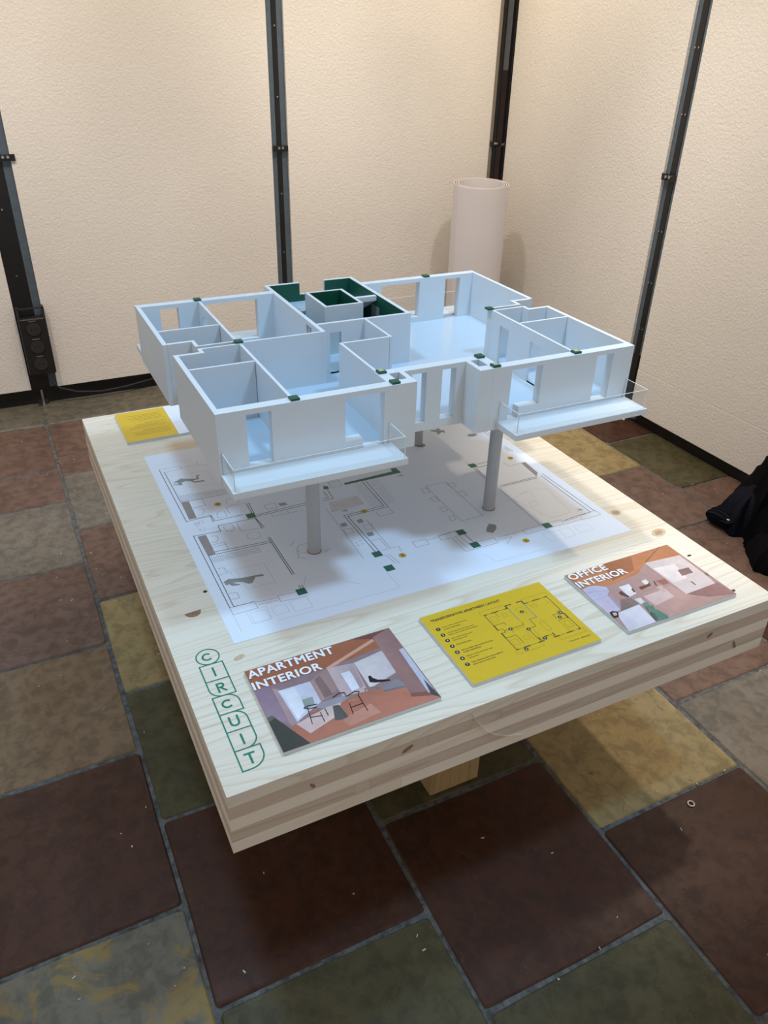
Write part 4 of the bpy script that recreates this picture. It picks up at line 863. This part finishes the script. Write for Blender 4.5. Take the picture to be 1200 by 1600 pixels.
bk = board('text_board', 'half yellow half white text board at the back left table corner', 0.0915, 1.272, 0.292, 0.2075)
MB().box(0.0915, 0.2365, 1.272, 1.4795, ZB-0.0001, ZB+0.0003).build('yellow_print', 'yellow_print', bk)
MB().box(0.2367, 0.3835, 1.272, 1.4795, ZB-0.0001, ZB+0.0003).build('white_print', 'paper', bk)
b = MB()
for i, (y, x0, x1) in enumerate([(1.447,.118,.222),(1.437,.142,.224),(1.427,.124,.220),(1.417,.130,.222),(1.407,.150,.224),(1.388,.160,.224),(1.378,.138,.222),(1.368,.130,.224),(1.358,.116,.222),(1.338,.152,.224),(1.328,.118,.222),(1.318,.124,.224),(1.308,.120,.222)]):
    x = x0
    while x < x1-0.004:
        w = 0.004+0.007*((int(x*1e4)*7+i*3) % 5)/5; b.stroke([(x,y),(min(x+w,x1),y)], 0.0021, ZT); x += w+0.0045
b.build('small_print', 'ink_ochre', bk)

# ------------------------------------------------------------------ jacket on the floor by the right wall
jk = thing('jacket', 'crumpled black jacket lying on the floor at the right edge', 'jacket', (2.27, 0.65, 0))
def fold(name, mat, ring, top, seed, amp, rows=20, cols=110):
    """crumpled cloth heap: ring = ground outline, top = (x, y, z) of the crest line ends"""
    rnd = random.Random(seed); b = MB(); o = ORG[jk.name]
    ph = [(rnd.uniform(7, 22), rnd.uniform(0, 6.3), rnd.uniform(0.5, 1.2)) for _ in range(5)]
    n = len(ring); vs = []
    def outline(t):
        u = t*n; k = int(u) % n; f = u-int(u); f = f*f*(3-2*f)
        p, q = ring[k], ring[(k+1) % n]; return (p[0]*(1-f)+q[0]*f, p[1]*(1-f)+q[1]*f)
    (xa, ya, za), (xb, yb, zb) = top
    for r in range(rows+1):
        h = r/rows
        for c in range(cols):
            t = c/cols; gx, gy = outline(t); w = min(1, max(0, ((gx-xa)*(xb-xa)+(gy-ya)*(yb-ya))/((xb-xa)**2+(yb-ya)**2)))
            tx, ty, tz = xa+(xb-xa)*w, ya+(yb-ya)*w, za+(zb-za)*w
            wr = sum(a_*abs(math.sin(2*math.pi*t*f_/2+p_+h*2.3*a_)) for f_, p_, a_ in ph)/5-0.35
            e = h**1.35; k = amp*wr*math.sin(math.pi*min(1, h*1.15+0.12))
            x = gx+(tx-gx)*e; y = gy+(ty-gy)*e; z = 0.003+tz*(1-(1-h)**1.7)
            dx, dy = gx-tx, gy-ty; L_ = math.hypot(dx, dy) or 1
            vs.append((x+dx/L_*k, y+dy/L_*k, max(0.002, z+k*0.5*h)))
    fs = [(r*cols+c, r*cols+(c+1) % cols, (r+1)*cols+(c+1) % cols, (r+1)*cols+c) for r in range(rows) for c in range(cols)]
    fs.append(tuple(rows*cols+c for c in range(cols)))
    b.add(vs, fs)
    return b.build(name, mat, jk, smooth=True)
bd = fold('body', 'jacket', [(2.10,0.62),(2.16,0.45),(2.30,0.36),(2.41,0.44),(2.42,0.66),(2.41,0.84),(2.33,0.90),(2.22,0.84),(2.13,0.74)], ((2.36,0.52,0.40),(2.35,0.76,0.33)), 3, 0.07)
fl_ = fold('front_flap', 'jacket', [(2.02,0.60),(2.06,0.52),(2.17,0.47),(2.26,0.56),(2.22,0.70),(2.11,0.72)], ((2.17,0.56,0.13),(2.16,0.64,0.11)), 9, 0.035)
ln = fold('lining', 'jacket_blue', [(2.12,0.80),(2.20,0.74),(2.34,0.76),(2.38,0.88),(2.27,0.95),(2.16,0.92)], ((2.24,0.83,0.15),(2.31,0.86,0.19)), 4, 0.04)
def strap(name, mat, pts, rads, n=18):
    rnd = random.Random(len(pts)); b = MB(); P_, R2 = [], []
    for i in range(31):
        t = i/30*(len(pts)-1); k = min(int(t), len(pts)-2); f = t-k
        P_.append(tuple(pts[k][j]*(1-f)+pts[k+1][j]*f for j in range(3)))
        R2.append((rads[k]*(1-f)+rads[k+1]*f)*(1+0.07*math.sin(i*1.9)+0.05*rnd.uniform(-1, 1)))
    b.tube(P_, R2, n)
    b.v = [(x, y, max(0.002, 0.002+(z-0.002)*(0.62 if x < 2.2 else 0.62+0.38*min(1, (x-2.2)/0.12)))) for x, y, z in b.v]
    return b.build(name, mat, jk, smooth=True)
strap('sleeve', 'jacket', [(2.36,0.83,0.22),(2.27,0.865,0.11),(2.20,0.875,0.055),(2.165,0.872,0.048)], [0.075,0.068,0.056,0.052])
strap('cuff', 'jacket_blue', [(2.175,0.874,0.050),(2.150,0.872,0.048),(2.126,0.868,0.046),(2.112,0.866,0.040)], [0.057,0.058,0.055,0.034])
tb_ = MB(); tb_.prism([(2.098,0.842),(2.106,0.812),(2.140,0.806),(2.158,0.832),(2.150,0.856)], 0.047, 0.0515)
tb_.build('cuff_tab', 'jacket_blue', jk, bevel=0.0012)
b = MB(); b.lathe([(0.0085,0.0515),(0.0090,0.0535),(0.0070,0.0550)], 2.133, 0.832, 20); b.build('button', 'steel', jk, smooth=True)

# ------------------------------------------------------------------ crumbs on the floor
rnd = random.Random(12); b = MB()
for i in range(260):
    x, y = rnd.uniform(-0.55, 2.35), rnd.uniform(-0.55, 2.7)
    if 0.5 < x < 0.7 and 0.2 < y < 1.3: continue
    an = rnd.uniform(0, 6.28); l = rnd.uniform(.001, .0042); w = rnd.uniform(.0006, .0017)
    c, s = math.cos(an), math.sin(an); z = 0.0012
    q = [(x+c*l-s*w, y+s*l+c*w), (x-c*l-s*w, y-s*l+c*w), (x-c*l+s*w, y-s*l-c*w), (x+c*l+s*w, y+s*l-c*w)]
    b.prism(q, 0.0004, z)
cr_ = b.build('wood_shavings', 'chip', None, (0.6, 0.5, 0.0)); tag(cr_, 'tiny pale wood crumbs scattered over the stone floor', 'crumbs', kind='stuff')
b = MB(); pts = [(1.093+0.0075*math.cos(t), -0.036+0.0075*math.sin(t), 0.003) for t in [2*math.pi*i/20 for i in range(20)]]
b.tube(pts, 0.0018, 8, closed=True)
tag(b.build('plastic_ring', 'chip', None, (1.093, -0.036, 0.0), smooth=True), 'tiny pale ring lying on the shaded red tile in front of the table', 'ring')
bpy.context.view_layer.update()
